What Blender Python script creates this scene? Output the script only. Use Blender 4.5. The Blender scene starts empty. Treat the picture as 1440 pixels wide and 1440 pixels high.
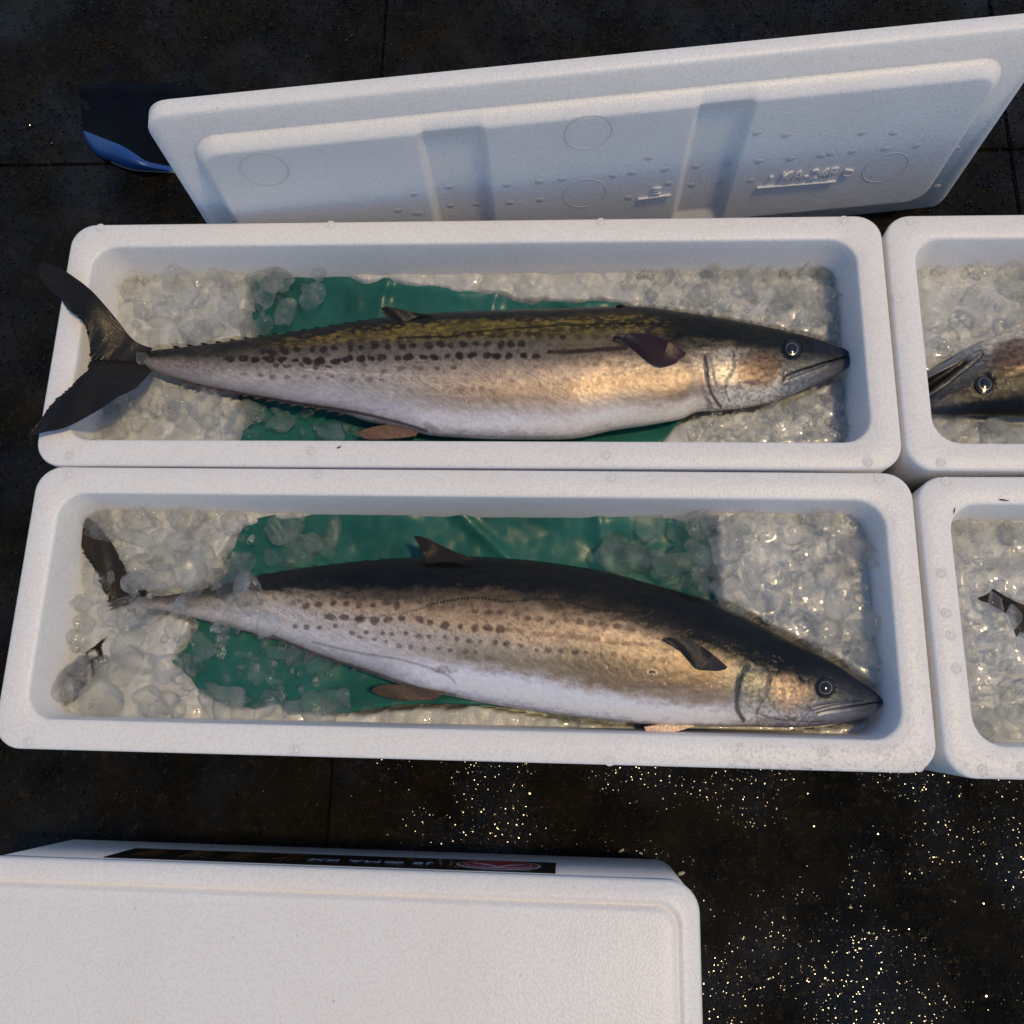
import bpy, bmesh, math, random
import numpy as np
from mathutils import Vector, Matrix, Euler, noise as mnoise
R = math.radians
C = bpy.context.scene.collection
random.seed(7); rng = np.random.default_rng(7)

# ------------------------------------------------------------------ camera, sky, sun, exposure
F = 1209.39
CAM = np.array([.621537, -.290244, .931251])
def rot3(a, b, c):
    ca, sa, cb, sb, cc, sc = math.cos(a), math.sin(a), math.cos(b), math.sin(b), math.cos(c), math.sin(c)
    return np.array([[cc,-sc,0],[sc,cc,0],[0,0,1]]) @ np.array([[cb,0,sb],[0,1,0],[-sb,0,cb]]) @ np.array([[1,0,0],[0,ca,-sa],[0,sa,ca]])
M = rot3(.252132, .0545464, .0225237)
cam_d = bpy.data.cameras.new('camera'); cam = bpy.data.objects.new('camera', cam_d); C.objects.link(cam)
mw = Matrix.Identity(4)
for i in range(3):
    for j in range(3): mw[i][j] = M[i, j]
    mw[i][3] = CAM[i]
cam.matrix_world = mw
cam_d.sensor_width = 36; cam_d.sensor_height = 36; cam_d.sensor_fit = 'HORIZONTAL'
cam_d.lens = 36 * F / 1440; cam_d.clip_start = .01; cam_d.clip_end = 200
sc = bpy.context.scene; sc.camera = cam
SUN_EL, SUN_AZ = R(70), R(-9)          # height above the ground, direction counted from +x towards +y
world = bpy.data.worlds.new('World'); sc.world = world; world.use_nodes = True
wn = world.node_tree; sky = wn.nodes.new('ShaderNodeTexSky'); sky.sky_type = 'NISHITA'; sky.sun_disc = False
sky.sun_elevation = SUN_EL; sky.sun_rotation = math.pi/2 - SUN_AZ
sky.air_density = 1.0; sky.dust_density = .2; sky.ozone_density = 4.0
bg = wn.nodes['Background']; bg.inputs['Strength'].default_value = .118
wn.links.new(sky.outputs[0], bg.inputs[0])
sd = bpy.data.lights.new('sun', 'SUN'); sun = bpy.data.objects.new('sun', sd); C.objects.link(sun)
sd.energy = 1.8; sd.angle = R(5); sd.color = (1, .74, .38)
sdir = Vector((math.cos(SUN_EL)*math.cos(SUN_AZ), math.cos(SUN_EL)*math.sin(SUN_AZ), math.sin(SUN_EL)))
sun.rotation_euler = sdir.to_track_quat('Z', 'Y').to_euler(); sun.location = (2, 1, 3)
vs = sc.view_settings; vs.view_transform = 'Standard'; vs.look = 'None'; vs.exposure = 0.0; vs.gamma = 1; vs.use_curve_mapping = False
sc.cycles.max_bounces = 14; sc.cycles.transmission_bounces = 12; sc.cycles.transparent_max_bounces = 24
sc.cycles.diffuse_bounces = 4; sc.cycles.glossy_bounces = 5

# ------------------------------------------------------------------ helpers
FLOOR = -.17
def px(x, y, z=0.):                    # a point of the place, height z, given where it was measured
    d = M @ np.array([(x-720)/F, -(y-720)/F, -1.]); t = (z-CAM[2])/d[2]
    return CAM + t*d
def pr(P):
    q = (np.asarray(P, float) - CAM) @ M
    return 720 - F*q[..., 0]/q[..., 2], 720 + F*q[..., 1]/q[..., 2]
def lin(c):
    c = np.asarray(c, float)/255
    return np.where(c <= .04045, c/12.92, ((c+.055)/1.055)**2.4)
def mesh(name, V, faces, smooth=True):
    me = bpy.data.meshes.new(name)
    me.from_pydata([tuple(map(float, v)) for v in V], [], [tuple(int(i) for i in f) for f in faces]); me.update()
    if smooth: me.polygons.foreach_set('use_smooth', [True]*len(me.polygons))
    return me
def mesh_np(name, V, Q, smooth=True):   # all quads or all triangles, numpy
    me = bpy.data.meshes.new(name); V = np.asarray(V, np.float32); Q = np.asarray(Q, np.int32); n = Q.shape[1]
    me.vertices.add(len(V)); me.vertices.foreach_set('co', V.ravel())
    me.loops.add(Q.size); me.loops.foreach_set('vertex_index', Q.ravel())
    me.polygons.add(len(Q)); me.polygons.foreach_set('loop_start', np.arange(len(Q), dtype=np.int32)*n)
    me.polygons.foreach_set('loop_total', np.full(len(Q), n, np.int32))
    me.polygons.foreach_set('use_smooth', np.full(len(Q), smooth))
    me.update(calc_edges=True); me.validate()
    return me
def obj(name, me, mat=None, parent=None, loc=None):
    o = bpy.data.objects.new(name, me); C.objects.link(o)
    if mat is not None and not me.materials: me.materials.append(mat)
    if parent is not None: o.parent = parent
    if loc is not None: o.location = loc
    return o
def tag(o, label=None, cat=None, group=None, kind=None):
    if label: o['label'] = label
    if cat: o['category'] = cat
    if group: o['group'] = group
    if kind: o['kind'] = kind
    return o
def empty(name, loc=(0,0,0), rot=(0,0,0)):
    o = bpy.data.objects.new(name, None); C.objects.link(o); o.location = loc; o.rotation_euler = rot; o.empty_display_size = .02
    return o
def col_attr(me, cols, name='pigment'):
    a = me.color_attributes.new(name, 'FLOAT_COLOR', 'POINT')
    c = np.ones((len(cols), 4), np.float32); c[:, :3] = cols; a.data.foreach_set('color', c.ravel())
_NG = {}
def vnoise(x, y, seed=0):               # smooth value noise, numpy
    if seed not in _NG: _NG[seed] = np.random.default_rng(seed).random((256, 256))
    g = _NG[seed]
    xi = np.floor(x).astype(int); yi = np.floor(y).astype(int); fx = x-xi; fy = y-yi
    fx = fx*fx*(3-2*fx); fy = fy*fy*(3-2*fy)
    a = g[xi & 255, yi & 255]; b = g[(xi+1) & 255, yi & 255]; c = g[xi & 255, (yi+1) & 255]; d = g[(xi+1) & 255, (yi+1) & 255]
    return (a*(1-fx)+b*fx)*(1-fy) + (c*(1-fx)+d*fx)*fy
def fnoise(x, y, seed=0, oc=4):
    s = 0; a = .5
    for k in range(oc): s = s + a*vnoise(x*2**k+17.3*k, y*2**k+9.1*k, seed+k); a *= .5
    return s/(1-.5**oc)
def smooth01(x): x = np.clip(x, 0, 1); return x*x*(3-2*x)
def poly_dist(u, t, pts):               # distance to a polyline
    d = np.full(u.shape, 1e9)
    for (x0, y0), (x1, y1) in zip(pts[:-1], pts[1:]):
        dx, dy = x1-x0, y1-y0; L = dx*dx+dy*dy+1e-9
        k = np.clip(((u-x0)*dx+(t-y0)*dy)/L, 0, 1)
        d = np.minimum(d, np.hypot(u-x0-k*dx, t-y0-k*dy))
    return d
def curve_pts(pts, n):                  # smooth (Catmull-Rom) resample of a point list
    P = np.array(pts, float); L = np.r_[0, np.cumsum(np.linalg.norm(np.diff(P, axis=0), axis=1))]
    out = []
    for s in np.linspace(0, L[-1], n):
        i = min(max(np.searchsorted(L, s)-1, 0), len(P)-2); k = (s-L[i])/(L[i+1]-L[i])
        p0, p1, p2, p3 = P[max(i-1, 0)], P[i], P[i+1], P[min(i+2, len(P)-1)]
        out.append(.5*((2*p1)+(-p0+p2)*k+(2*p0-5*p1+4*p2-p3)*k*k+(-p0+3*p1-3*p2+p3)*k**3))
    return np.array(out)
def inside(x, y, poly):
    r = np.zeros(np.shape(x), bool); n = len(poly)
    for i in range(n):
        x0, y0 = poly[i]; x1, y1 = poly[(i+1) % n]
        if y0 == y1: continue
        c = ((y0 > y) != (y1 > y)) & (x < (x1-x0)*(y-y0)/(y1-y0)+x0); r ^= c
    return r

# ------------------------------------------------------------------ materials
class NT:
    def __init__(s, name):
        s.m = bpy.data.materials.new(name); s.m.use_nodes = True; s.t = s.m.node_tree; s.t.nodes.clear()
        s.out = s.n('OutputMaterial')
    def n(s, kind, **kw):
        nd = s.t.nodes.new('ShaderNode'+kind)
        for k, v in kw.items():
            if k.startswith('i_'):
                key = k[2:].replace('_', ' '); nd.inputs[key].default_value = v
            else: setattr(nd, k, v)
        return nd
    def l(s, a, b): s.t.links.new(a, b)
    def coord(s): return s.n('TexCoord').outputs['Object']
    def noise(s, scale, detail=4, rough=.55, co=None, dist=0):
        nd = s.n('TexNoise'); nd.inputs['Scale'].default_value = scale; nd.inputs['Detail'].default_value = detail
        nd.inputs['Roughness'].default_value = rough; nd.inputs['Distortion'].default_value = dist
        s.l(co or s.coord(), nd.inputs['Vector']); return nd.outputs['Fac']
    def voro(s, scale, feature='F1', co=None, out='Distance'):
        nd = s.n('TexVoronoi'); nd.feature = feature; nd.inputs['Scale'].default_value = scale
        s.l(co or s.coord(), nd.inputs['Vector']); return nd.outputs[out]
    def ramp(s, f, stops):
        nd = s.n('ValToRGB'); e = nd.color_ramp.elements
        while len(e) < len(stops): e.new(.5)
        for el, (p, c) in zip(e, stops):
            el.position = p; el.color = (c, c, c, 1) if np.isscalar(c) else (*c, 1)
        s.l(f, nd.inputs[0]); return nd.outputs[0]
    def bump(s, h, strength=.3, dist=.001, normal=None):
        nd = s.n('Bump'); nd.inputs['Strength'].default_value = strength; nd.inputs['Distance'].default_value = dist
        s.l(h, nd.inputs['Height'])
        if normal: s.l(normal, nd.inputs['Normal'])
        return nd.outputs['Normal']
    def pbsdf(s, **kw):
        b = s.n('BsdfPrincipled')
        for k, v in kw.items():
            inp = b.inputs[k.replace('_', ' ')]
            if hasattr(v, 'is_linked') or isinstance(v, bpy.types.NodeSocket): s.l(v, inp)
            else: inp.default_value = (*v, 1) if (isinstance(v, tuple) and len(v) == 3 and inp.type == 'RGBA') else v
        return b
    def done(s, sh): s.l(sh, s.out.inputs['Surface']); return s.m
    def mixc(s, f, a, b, mode='MIX'):
        nd = s.n('Mix', data_type='RGBA', blend_type=mode)
        for sock, v in ((nd.inputs[0], f), (nd.inputs[6], a), (nd.inputs[7], b)):
            if isinstance(v, bpy.types.NodeSocket): s.l(v, sock)
            else: sock.default_value = (*v, 1) if isinstance(v, tuple) else v
        return nd.outputs[2]
    def math(s, op, a, b=0., c=0.):
        nd = s.n('Math', operation=op)
        for sock, v in zip(nd.inputs, (a, b, c)):
            if isinstance(v, bpy.types.NodeSocket): s.l(v, sock)
            else: sock.default_value = v
        return nd.outputs[0]

def m_foam(name='foam', base=(.90,.885,.865), wet=0.):
    t = NT(name); co = t.coord()
    dirt = t.ramp(t.noise(9, 5, .6, co), [(.35, 0), (.75, 1)])
    c = t.mixc(t.math('MULTIPLY', dirt, .25), base, (.76,.71,.64))
    bead = t.voro(330, 'F1', co)
    c = t.mixc(t.math('MULTIPLY', t.ramp(bead, [(.35, 0), (.75, 1)]), .20), c, (.55,.53,.52))
    speck = t.ramp(t.noise(170, 2, .5, co), [(.755, 0), (.785, 1)])
    c = t.mixc(t.math('MULTIPLY', speck, .35), c, (.2,.16,.12))
    n1 = t.bump(bead, .35, .0008); n2 = t.bump(t.noise(28, 4, .5, co), .4, .0016, n1)
    b = t.pbsdf(Base_Color=c, Roughness=.42, Normal=n2, Specular_IOR_Level=.45, Subsurface_Weight=.35, Subsurface_Scale=.02)
    b.inputs['Subsurface Radius'].default_value = (1, .9, .8)
    return t.done(b.outputs[0])
def m_simple(name, c, rough=.4, spec=.5, metal=0., coat=0., bumpscale=None, bs=.2, bd=.0005, var=.0, varscale=60):
    t = NT(name); co = t.coord(); base = c
    if var: base = t.mixc(t.noise(varscale, 4, .6, co), tuple(x*(1-var) for x in c), tuple(min(1, x*(1+var)) for x in c))
    kw = dict(Base_Color=base, Roughness=rough, Metallic=metal, Coat_Weight=coat, Coat_Roughness=.12, Specular_IOR_Level=spec)
    if bumpscale: kw['Normal'] = t.bump(t.noise(bumpscale, 4, .6, co), bs, bd)
    return t.done(t.pbsdf(**kw).outputs[0])
def m_floor():
    t = NT('wet_floor'); co = t.coord()
    grit = t.voro(260, 'F1', co, 'Distance'); n1 = t.noise(14, 6, .6, co); n2 = t.noise(120, 5, .7, co)
    c = t.mixc(t.ramp(n1, [(.35, 0), (.7, 1)]), (.0010,.0010,.0006), (.0115,.0082,.0030))
    c = t.mixc(t.ramp(n2, [(.55, 0), (.75, 1)]), c, (.034,.024,.009))
    h = t.math('ADD', t.math('MULTIPLY', n2, 1.), t.math('MULTIPLY', t.noise(420, 3, .6, co), .7))
    nb = t.bump(h, .75, .004); nb = t.bump(t.noise(30, 3, .5, co), .3, .006, nb)
    rg = t.ramp(t.noise(5, 3, .5, co), [(.35, .30), (.65, .5)])
    vc = t.n('TexVoronoi'); vc.inputs['Scale'].default_value = 950; t.l(co, vc.inputs['Vector'])
    sub = t.n('VectorMath', operation='SUBTRACT'); t.l(vc.outputs['Color'], sub.inputs[0]); sub.inputs[1].default_value = (.5, .5, .5)
    mul = t.n('VectorMath', operation='MULTIPLY'); t.l(sub.outputs[0], mul.inputs[0]); mul.inputs[1].default_value = (.52, .52, .1)
    gn = t.n('NewGeometry'); ad = t.n('VectorMath', operation='ADD'); t.l(mul.outputs[0], ad.inputs[0]); t.l(gn.outputs['Normal'], ad.inputs[1])
    nm = t.n('VectorMath', operation='NORMALIZE'); t.l(ad.outputs[0], nm.inputs[0])
    wet = t.ramp(t.noise(6, 4, .6, co), [(.45, .0), (.64, .45)])
    b = t.pbsdf(Base_Color=c, Roughness=rg, Normal=nb, Specular_IOR_Level=.08, Coat_Weight=wet, Coat_Roughness=.07, Coat_Normal=nm.outputs[0])
    return t.done(b.outputs[0])
def m_fish(metal=.25):
    t = NT('fish_skin'); co = t.coord()
    a = t.n('Attribute'); a.attribute_name = 'pigment'
    f = t.noise(900, 3, .7, co); g = t.noise(160, 5, .7, co)
    c = t.mixc(1., a.outputs['Color'], t.ramp(f, [(.3, .84), (.7, 1.12)]), 'MULTIPLY')
    c = t.mixc(1., c, t.ramp(g, [(.3, .92), (.7, 1.06)]), 'MULTIPLY')
    nb = t.bump(f, .25, .0005); nb = t.bump(t.noise(70, 5, .6, co), .35, .0016, nb)
    cn = t.bump(t.noise(75, 4, .6, co), .75, .0042); cn = t.bump(t.noise(500, 2, .6, co), .5, .0008, cn)
    b = t.pbsdf(Base_Color=c, Roughness=.36, Metallic=metal, Normal=nb, Coat_Weight=.36, Coat_Roughness=.045, Coat_Normal=cn, Specular_IOR_Level=.15)
    return t.done(b.outputs[0])
def m_fin(name, c1, c2, scale=1., transl=0.):
    t = NT(name); a = t.n('Attribute'); a.attribute_name = 'pigment'
    f = t.noise(500, 3, .7)
    c = t.mixc(1., a.outputs['Color'], t.ramp(f, [(.3, .6), (.7, 1.4)]), 'MULTIPLY')
    b = t.pbsdf(Base_Color=c, Roughness=.42, Specular_IOR_Level=.2, Coat_Weight=.25, Coat_Roughness=.08, Normal=t.bump(f, .4, .0006), Coat_Normal=t.bump(t.noise(240, 4, .6), .6, .0015))
    return t.done(b.outputs[0])
def m_ice(name, clear=.62, glass=.36, frost=.05, tint=(.992,.995,.99), white=(.92,.91,.87)):
    t = NT(name); co = t.coord()
    oi = t.n('ObjectInfo')
    nb = t.bump(t.noise(60, 3, .5, co), .18, .002); nb = t.bump(t.noise(420, 3, .6, co), .10, .0005, nb)
    g = t.n('BsdfGlass'); g.inputs['IOR'].default_value = 1.31; g.inputs['Roughness'].default_value = .0; g.inputs['Color'].default_value = (*tint, 1); t.l(nb, g.inputs['Normal'])
    tr = t.n('BsdfTransparent'); tr.inputs[0].default_value = (*tint, 1)
    d = t.n('BsdfDiffuse'); d.inputs[0].default_value = (*white, 1); t.l(nb, d.inputs['Normal'])
    tl = t.n('BsdfTranslucent'); tl.inputs[0].default_value = (*white, 1); t.l(nb, tl.inputs['Normal'])
    gl = t.n('BsdfGlossy'); gl.inputs['Roughness'].default_value = .035; t.l(nb, gl.inputs['Normal'])
    fr = t.n('Fresnel'); fr.inputs['IOR'].default_value = 1.38; t.l(nb, fr.inputs['Normal'])
    m1 = t.n('MixShader'); m1.inputs[0].default_value = clear/(clear+glass); t.l(g.outputs[0], m1.inputs[1]); t.l(tr.outputs[0], m1.inputs[2])
    fz = t.n('MixShader'); fz.inputs[0].default_value = .5; t.l(d.outputs[0], fz.inputs[1]); t.l(tl.outputs[0], fz.inputs[2])
    fac = t.ramp(t.noise(75, 5, .65, co), [(.46, 0.), (.62, frost), (.74, min(1, frost*3.4))])
    vein = t.ramp(t.noise(42, 3, .55, co, 1.2), [(.478, 0), (.5, .75), (.522, 0)]); vm = t.ramp(t.noise(16, 2, .5, co), [(.5, 0), (.62, 1)])
    fac = t.math('MAXIMUM', fac, t.math('MULTIPLY', vein, vm))
    m2 = t.n('MixShader'); t.l(fac, m2.inputs[0]); t.l(m1.outputs[0], m2.inputs[1]); t.l(fz.outputs[0], m2.inputs[2])
    geo = t.n('NewGeometry'); ff = t.math('MULTIPLY', fr.outputs[0], t.math('SUBTRACT', 1., geo.outputs['Backfacing']))
    m3 = t.n('MixShader'); t.l(ff, m3.inputs[0]); t.l(m2.outputs[0], m3.inputs[1]); t.l(gl.outputs[0], m3.inputs[2])
    return t.done(m3.outputs[0])
def m_slush():
    t = NT('packed_ice'); co = t.coord()
    n1 = t.noise(45, 5, .65, co, .6); v = t.voro(75, 'SMOOTH_F1', co)
    c = t.mixc(t.ramp(n1, [(.35, 0), (.68, 1)]), (.41,.42,.41), (.57,.58,.57))
    c = t.mixc(t.ramp(v, [(.0, .25), (.5, 0)]), c, (.66,.65,.61))
    h = t.math('ADD', t.math('MULTIPLY', v, -1.), t.math('MULTIPLY', n1, .8))
    nb = t.bump(h, .4, .005); nb = t.bump(t.noise(260, 4, .65, co), .55, .0016, nb)
    b = t.pbsdf(Base_Color=c, Roughness=.13, Normal=nb, Coat_Weight=.6, Coat_Roughness=.05, Specular_IOR_Level=.5)
    return t.done(b.outputs[0])
def m_sheet():
    t = NT('green_sheet'); co = t.coord()
    n = t.noise(7, 4, .55, co)
    c = t.mixc(t.ramp(n, [(.35, 0), (.65, 1)]), (.009,.082,.070), (.026,.155,.140))
    b = t.pbsdf(Base_Color=c, Roughness=.34, Normal=t.bump(t.noise(14, 3, .5, co, 1.5), .22, .004), Specular_IOR_Level=.35)
    return t.done(b.outputs[0])

FOAM = m_foam(); FOAM_LID = m_foam('foam_lid', (.90,.89,.885)); FLOORM = m_floor(); FISH = m_fish(); FIN = m_fin('fin_skin', 0, 0)
ICE = m_ice('clear_ice'); ICE2 = m_ice('frosted_ice', .56, .32, .13); ICEF = m_ice('crushed_ice_bits', .62, .28, .09); SLUSH = m_slush(); SHEET = m_sheet()

# ------------------------------------------------------------------ floor
def slab_floor():
    base = mesh('floor', [(-8,-8,FLOOR-.012),(9,-8,FLOOR-.012),(9,9,FLOOR-.012),(-8,9,FLOOR-.012)], [(0,1,2,3)], False)
    g = obj('floor', base, m_simple('joint_dirt', (.004,.004,.003), .5, .1)); tag(g, kind='structure')
    xs = [.338 + .92*k for k in range(-3, 4)]; ys = [.535 + 1.15*k for k in range(-3, 4)]
    for i in range(len(xs)-1):
        for j in range(len(ys)-1):
            x0, x1, y0, y1 = xs[i]+.0009, xs[i+1]-.0009, ys[j]+.0009, ys[j+1]-.0009
            bm = bmesh.new(); bmesh.ops.create_cube(bm, size=1)
            bmesh.ops.scale(bm, vec=(x1-x0, y1-y0, .011), verts=bm.verts)
            bmesh.ops.translate(bm, vec=((x0+x1)/2, (y0+y1)/2, FLOOR-.0055), verts=bm.verts)
            bmesh.ops.bevel(bm, geom=bm.edges[:], offset=.002, segments=2, affect='EDGES')
            me = bpy.data.meshes.new('floor_slab'); bm.to_mesh(me); bm.free()
            obj('floor_slab', me, FLOORM, g)
slab_floor()
def wet_grit():
    """loose wet grit and water beads on the floor, each a tiny tilted facet that glints where it faces the light"""
    r_ = np.random.default_rng(5); n = 60000
    x = r_.uniform(-.35, 1.55, n); y = r_.uniform(-.75, 1.0, n)
    keep = ~((x > .02) & (x < 1.55) & (y > -.30) & (y < .30)) & ~((x > 0) & (x < .75) & (y < -.44))
    d = np.vectorize(lambda a: a)(fnoise(x*9, y*9, 41)); keep &= r_.random(n) < smooth01((d-.25)/.4)*.8+.2
    x, y = x[keep], y[keep]; n = len(x); s = r_.uniform(.0006, .0016, n)*np.where(r_.random(n) < .06, 1.7, 1)
    a = r_.uniform(0, 6.28, n); tx, ty = r_.normal(0, .16, n), r_.normal(0, .16, n); k = 6; V = np.zeros((n, 2*k, 3))
    for i in range(k):
        an = a+i*2*math.pi/k; cx, cy = np.cos(an)*s*r_.uniform(.7, 1.3, n), np.sin(an)*s*r_.uniform(.6, 1.1, n)
        V[:, i] = np.stack([x+cx*.7, y+cy*.7, FLOOR+.0011+s*.5+cx*tx+cy*ty], -1); V[:, k+i] = np.stack([x+cx*1.2, y+cy*1.2, np.full(n, FLOOR-.0008)], -1)
    o = np.arange(n)[:, None]*2*k; T = [np.array([[0, i, i+1]]) for i in range(1, k-1)]+[np.array([[i, k+i, k+(i+1) % k]]) for i in range(k)]+[np.array([[i, k+(i+1) % k, (i+1) % k]]) for i in range(k)]
    Q = np.concatenate([(o+q) for q in T]); me = mesh_np('wet_grit', V.reshape(-1, 3), Q, False)
    t = NT('grit'); b = t.pbsdf(Base_Color=(.006,.005,.003), Roughness=.06, Specular_IOR_Level=.6)
    tag(obj('wet_grit', me, t.done(b.outputs[0])), 'wet grit and water beads glinting on the dark floor', 'grit', None, 'stuff')

wet_grit()
# ------------------------------------------------------------------ foam boxes
def rrect(x0, x1, y0, y1, r, k=8):
    pts = []
    for cx, cy, a0 in ((x1-r, y1-r, 0), (x0+r, y1-r, 90), (x0+r, y0+r, 180), (x1-r, y0+r, 270)):
        for i in range(k+1):
            a = R(a0+90*i/k); pts.append((cx+r*math.cos(a), cy+r*math.sin(a)))
    return pts
def loft(rings, close_last=True, close_first=True):
    n = len(rings[0]); V = [p for r_ in rings for p in r_]; Fc = []
    for a in range(len(rings)-1):
        for i in range(n):
            j = (i+1) % n; Fc.append((a*n+i, a*n+j, (a+1)*n+j, (a+1)*n+i))
    if close_first: Fc.append(tuple(range(n))[::-1])
    if close_last: Fc.append(tuple(range((len(rings)-1)*n, len(rings)*n)))
    return V, Fc
W = .32086
def ring(x0, x1, y0, y1, r, z): return [(x, y, z) for x, y in rrect(x0, x1, y0, y1, r)]
def box_mesh(L=1.0, rim=.0325):
    H = -FLOOR; t = .006; rings = []
    rings.append(ring(t+.004, L-t-.004, t+.004, W-t-.004, .024, -H+.001)); rings.append(ring(t, L-t, t, W-t, .027, -H+.005))
    rings.append(ring(.001, L-.001, .001, W-.001, .03, -.004)); rings.append(ring(.0018, L-.0018, .0018, W-.0018, .0295, -.0012)); rings.append(ring(.004, L-.004, .004, W-.004, .028, 0))
    a, b = rim, .0325
    rings.append(ring(a+.001-.003, L-a+.002, b-.002, W-b+.002, .032, 0)); rings.append(ring(a, L-a, b, W-b, .031, -.0012)); rings.append(ring(a+.0007, L-a-.0007, b+.0007, W-b-.0007, .031, -.004))
    rings.append(ring(a+.014, L-a-.014, b+.012, W-b-.012, .03, -.132)); rings.append(ring(a+.02, L-a-.02, b+.018, W-b-.018, .027, -.14))
    V, Fc = loft(rings); me = mesh('foam_box', V, Fc)
    return me
BOXM = box_mesh()
def mark_mesh():   # ejector dimple: flat low disc inside a thin raised ring
    V = []; Fc = []; n = 20; prof = [(.0054,-.0002),(.0052,.0003),(.0047,.0004),(.0043,.0001),(.0026,.0001),(.0022,.0004),(.0010,.0005)]
    for r_, z in prof:
        for i in range(n): a = 2*math.pi*i/n; V.append((r_*math.cos(a), r_*math.sin(a), z))
    for a in range(len(prof)-1):
        for i in range(n): j = (i+1) % n; Fc.append((a*n+i, a*n+j, (a+1)*n+j, (a+1)*n+i))
    Fc.append(tuple(range((len(prof)-1)*n, len(prof)*n)))
    return mesh('mould_mark', V, Fc)
MARK = mark_mesh(); MARK.materials.append(FOAM)
def place_box(label, loc, rz, marks):
    o = obj('foam_box', BOXM, FOAM); o.location = loc; o.rotation_euler = (0, 0, rz)
    tag(o, label, 'box', 'open foam boxes of iced fish')
    mi = Matrix.Translation(loc) @ Matrix.Rotation(rz, 4, 'Z'); mi = mi.inverted()
    for m in marks:
        p = mi @ Vector(px(*m, 0.)); k = obj('mould_mark', MARK, None, o); k.location = (p.x, p.y, .0002); k.rotation_euler = (0, 0, random.random()*6)
        k.scale = (1, 1, random.uniform(.8, 1.3))
    return o
A0 = (0, 0, 0); B0 = (.006, -.32022, 0); C0 = (1.0018, -.0006, 0); D0 = (1.01087, -.32626, 0)
box_a = place_box('upper left white foam box with a mackerel whose tail hangs over the rim', A0, 0,
    [(113, 333), (141, 320), (465, 316), (845, 312), (1187, 309), (97, 640), (437, 634), (852, 640), (1221, 650)])
box_b = place_box('lower left white foam box with a mackerel whose tail is buried in ice', B0, -.0021,
    [(96, 667), (446, 667), (860, 671), (1236, 674), (39, 1043), (415, 1055), (857, 1070), (1292, 1078), (1158, 1056)])
box_c = place_box('upper right white foam box where a fish head points left', C0, -.0009, [(1280, 311), (1323, 650), (1262, 420)])
box_d = place_box('lower right white foam box with dark fins poking through the ice', D0, .0049, [(1331, 677), (1324, 806), (1331, 862), (1337, 893), (1345, 940), (1382, 1083), (1438, 1079)])

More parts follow.
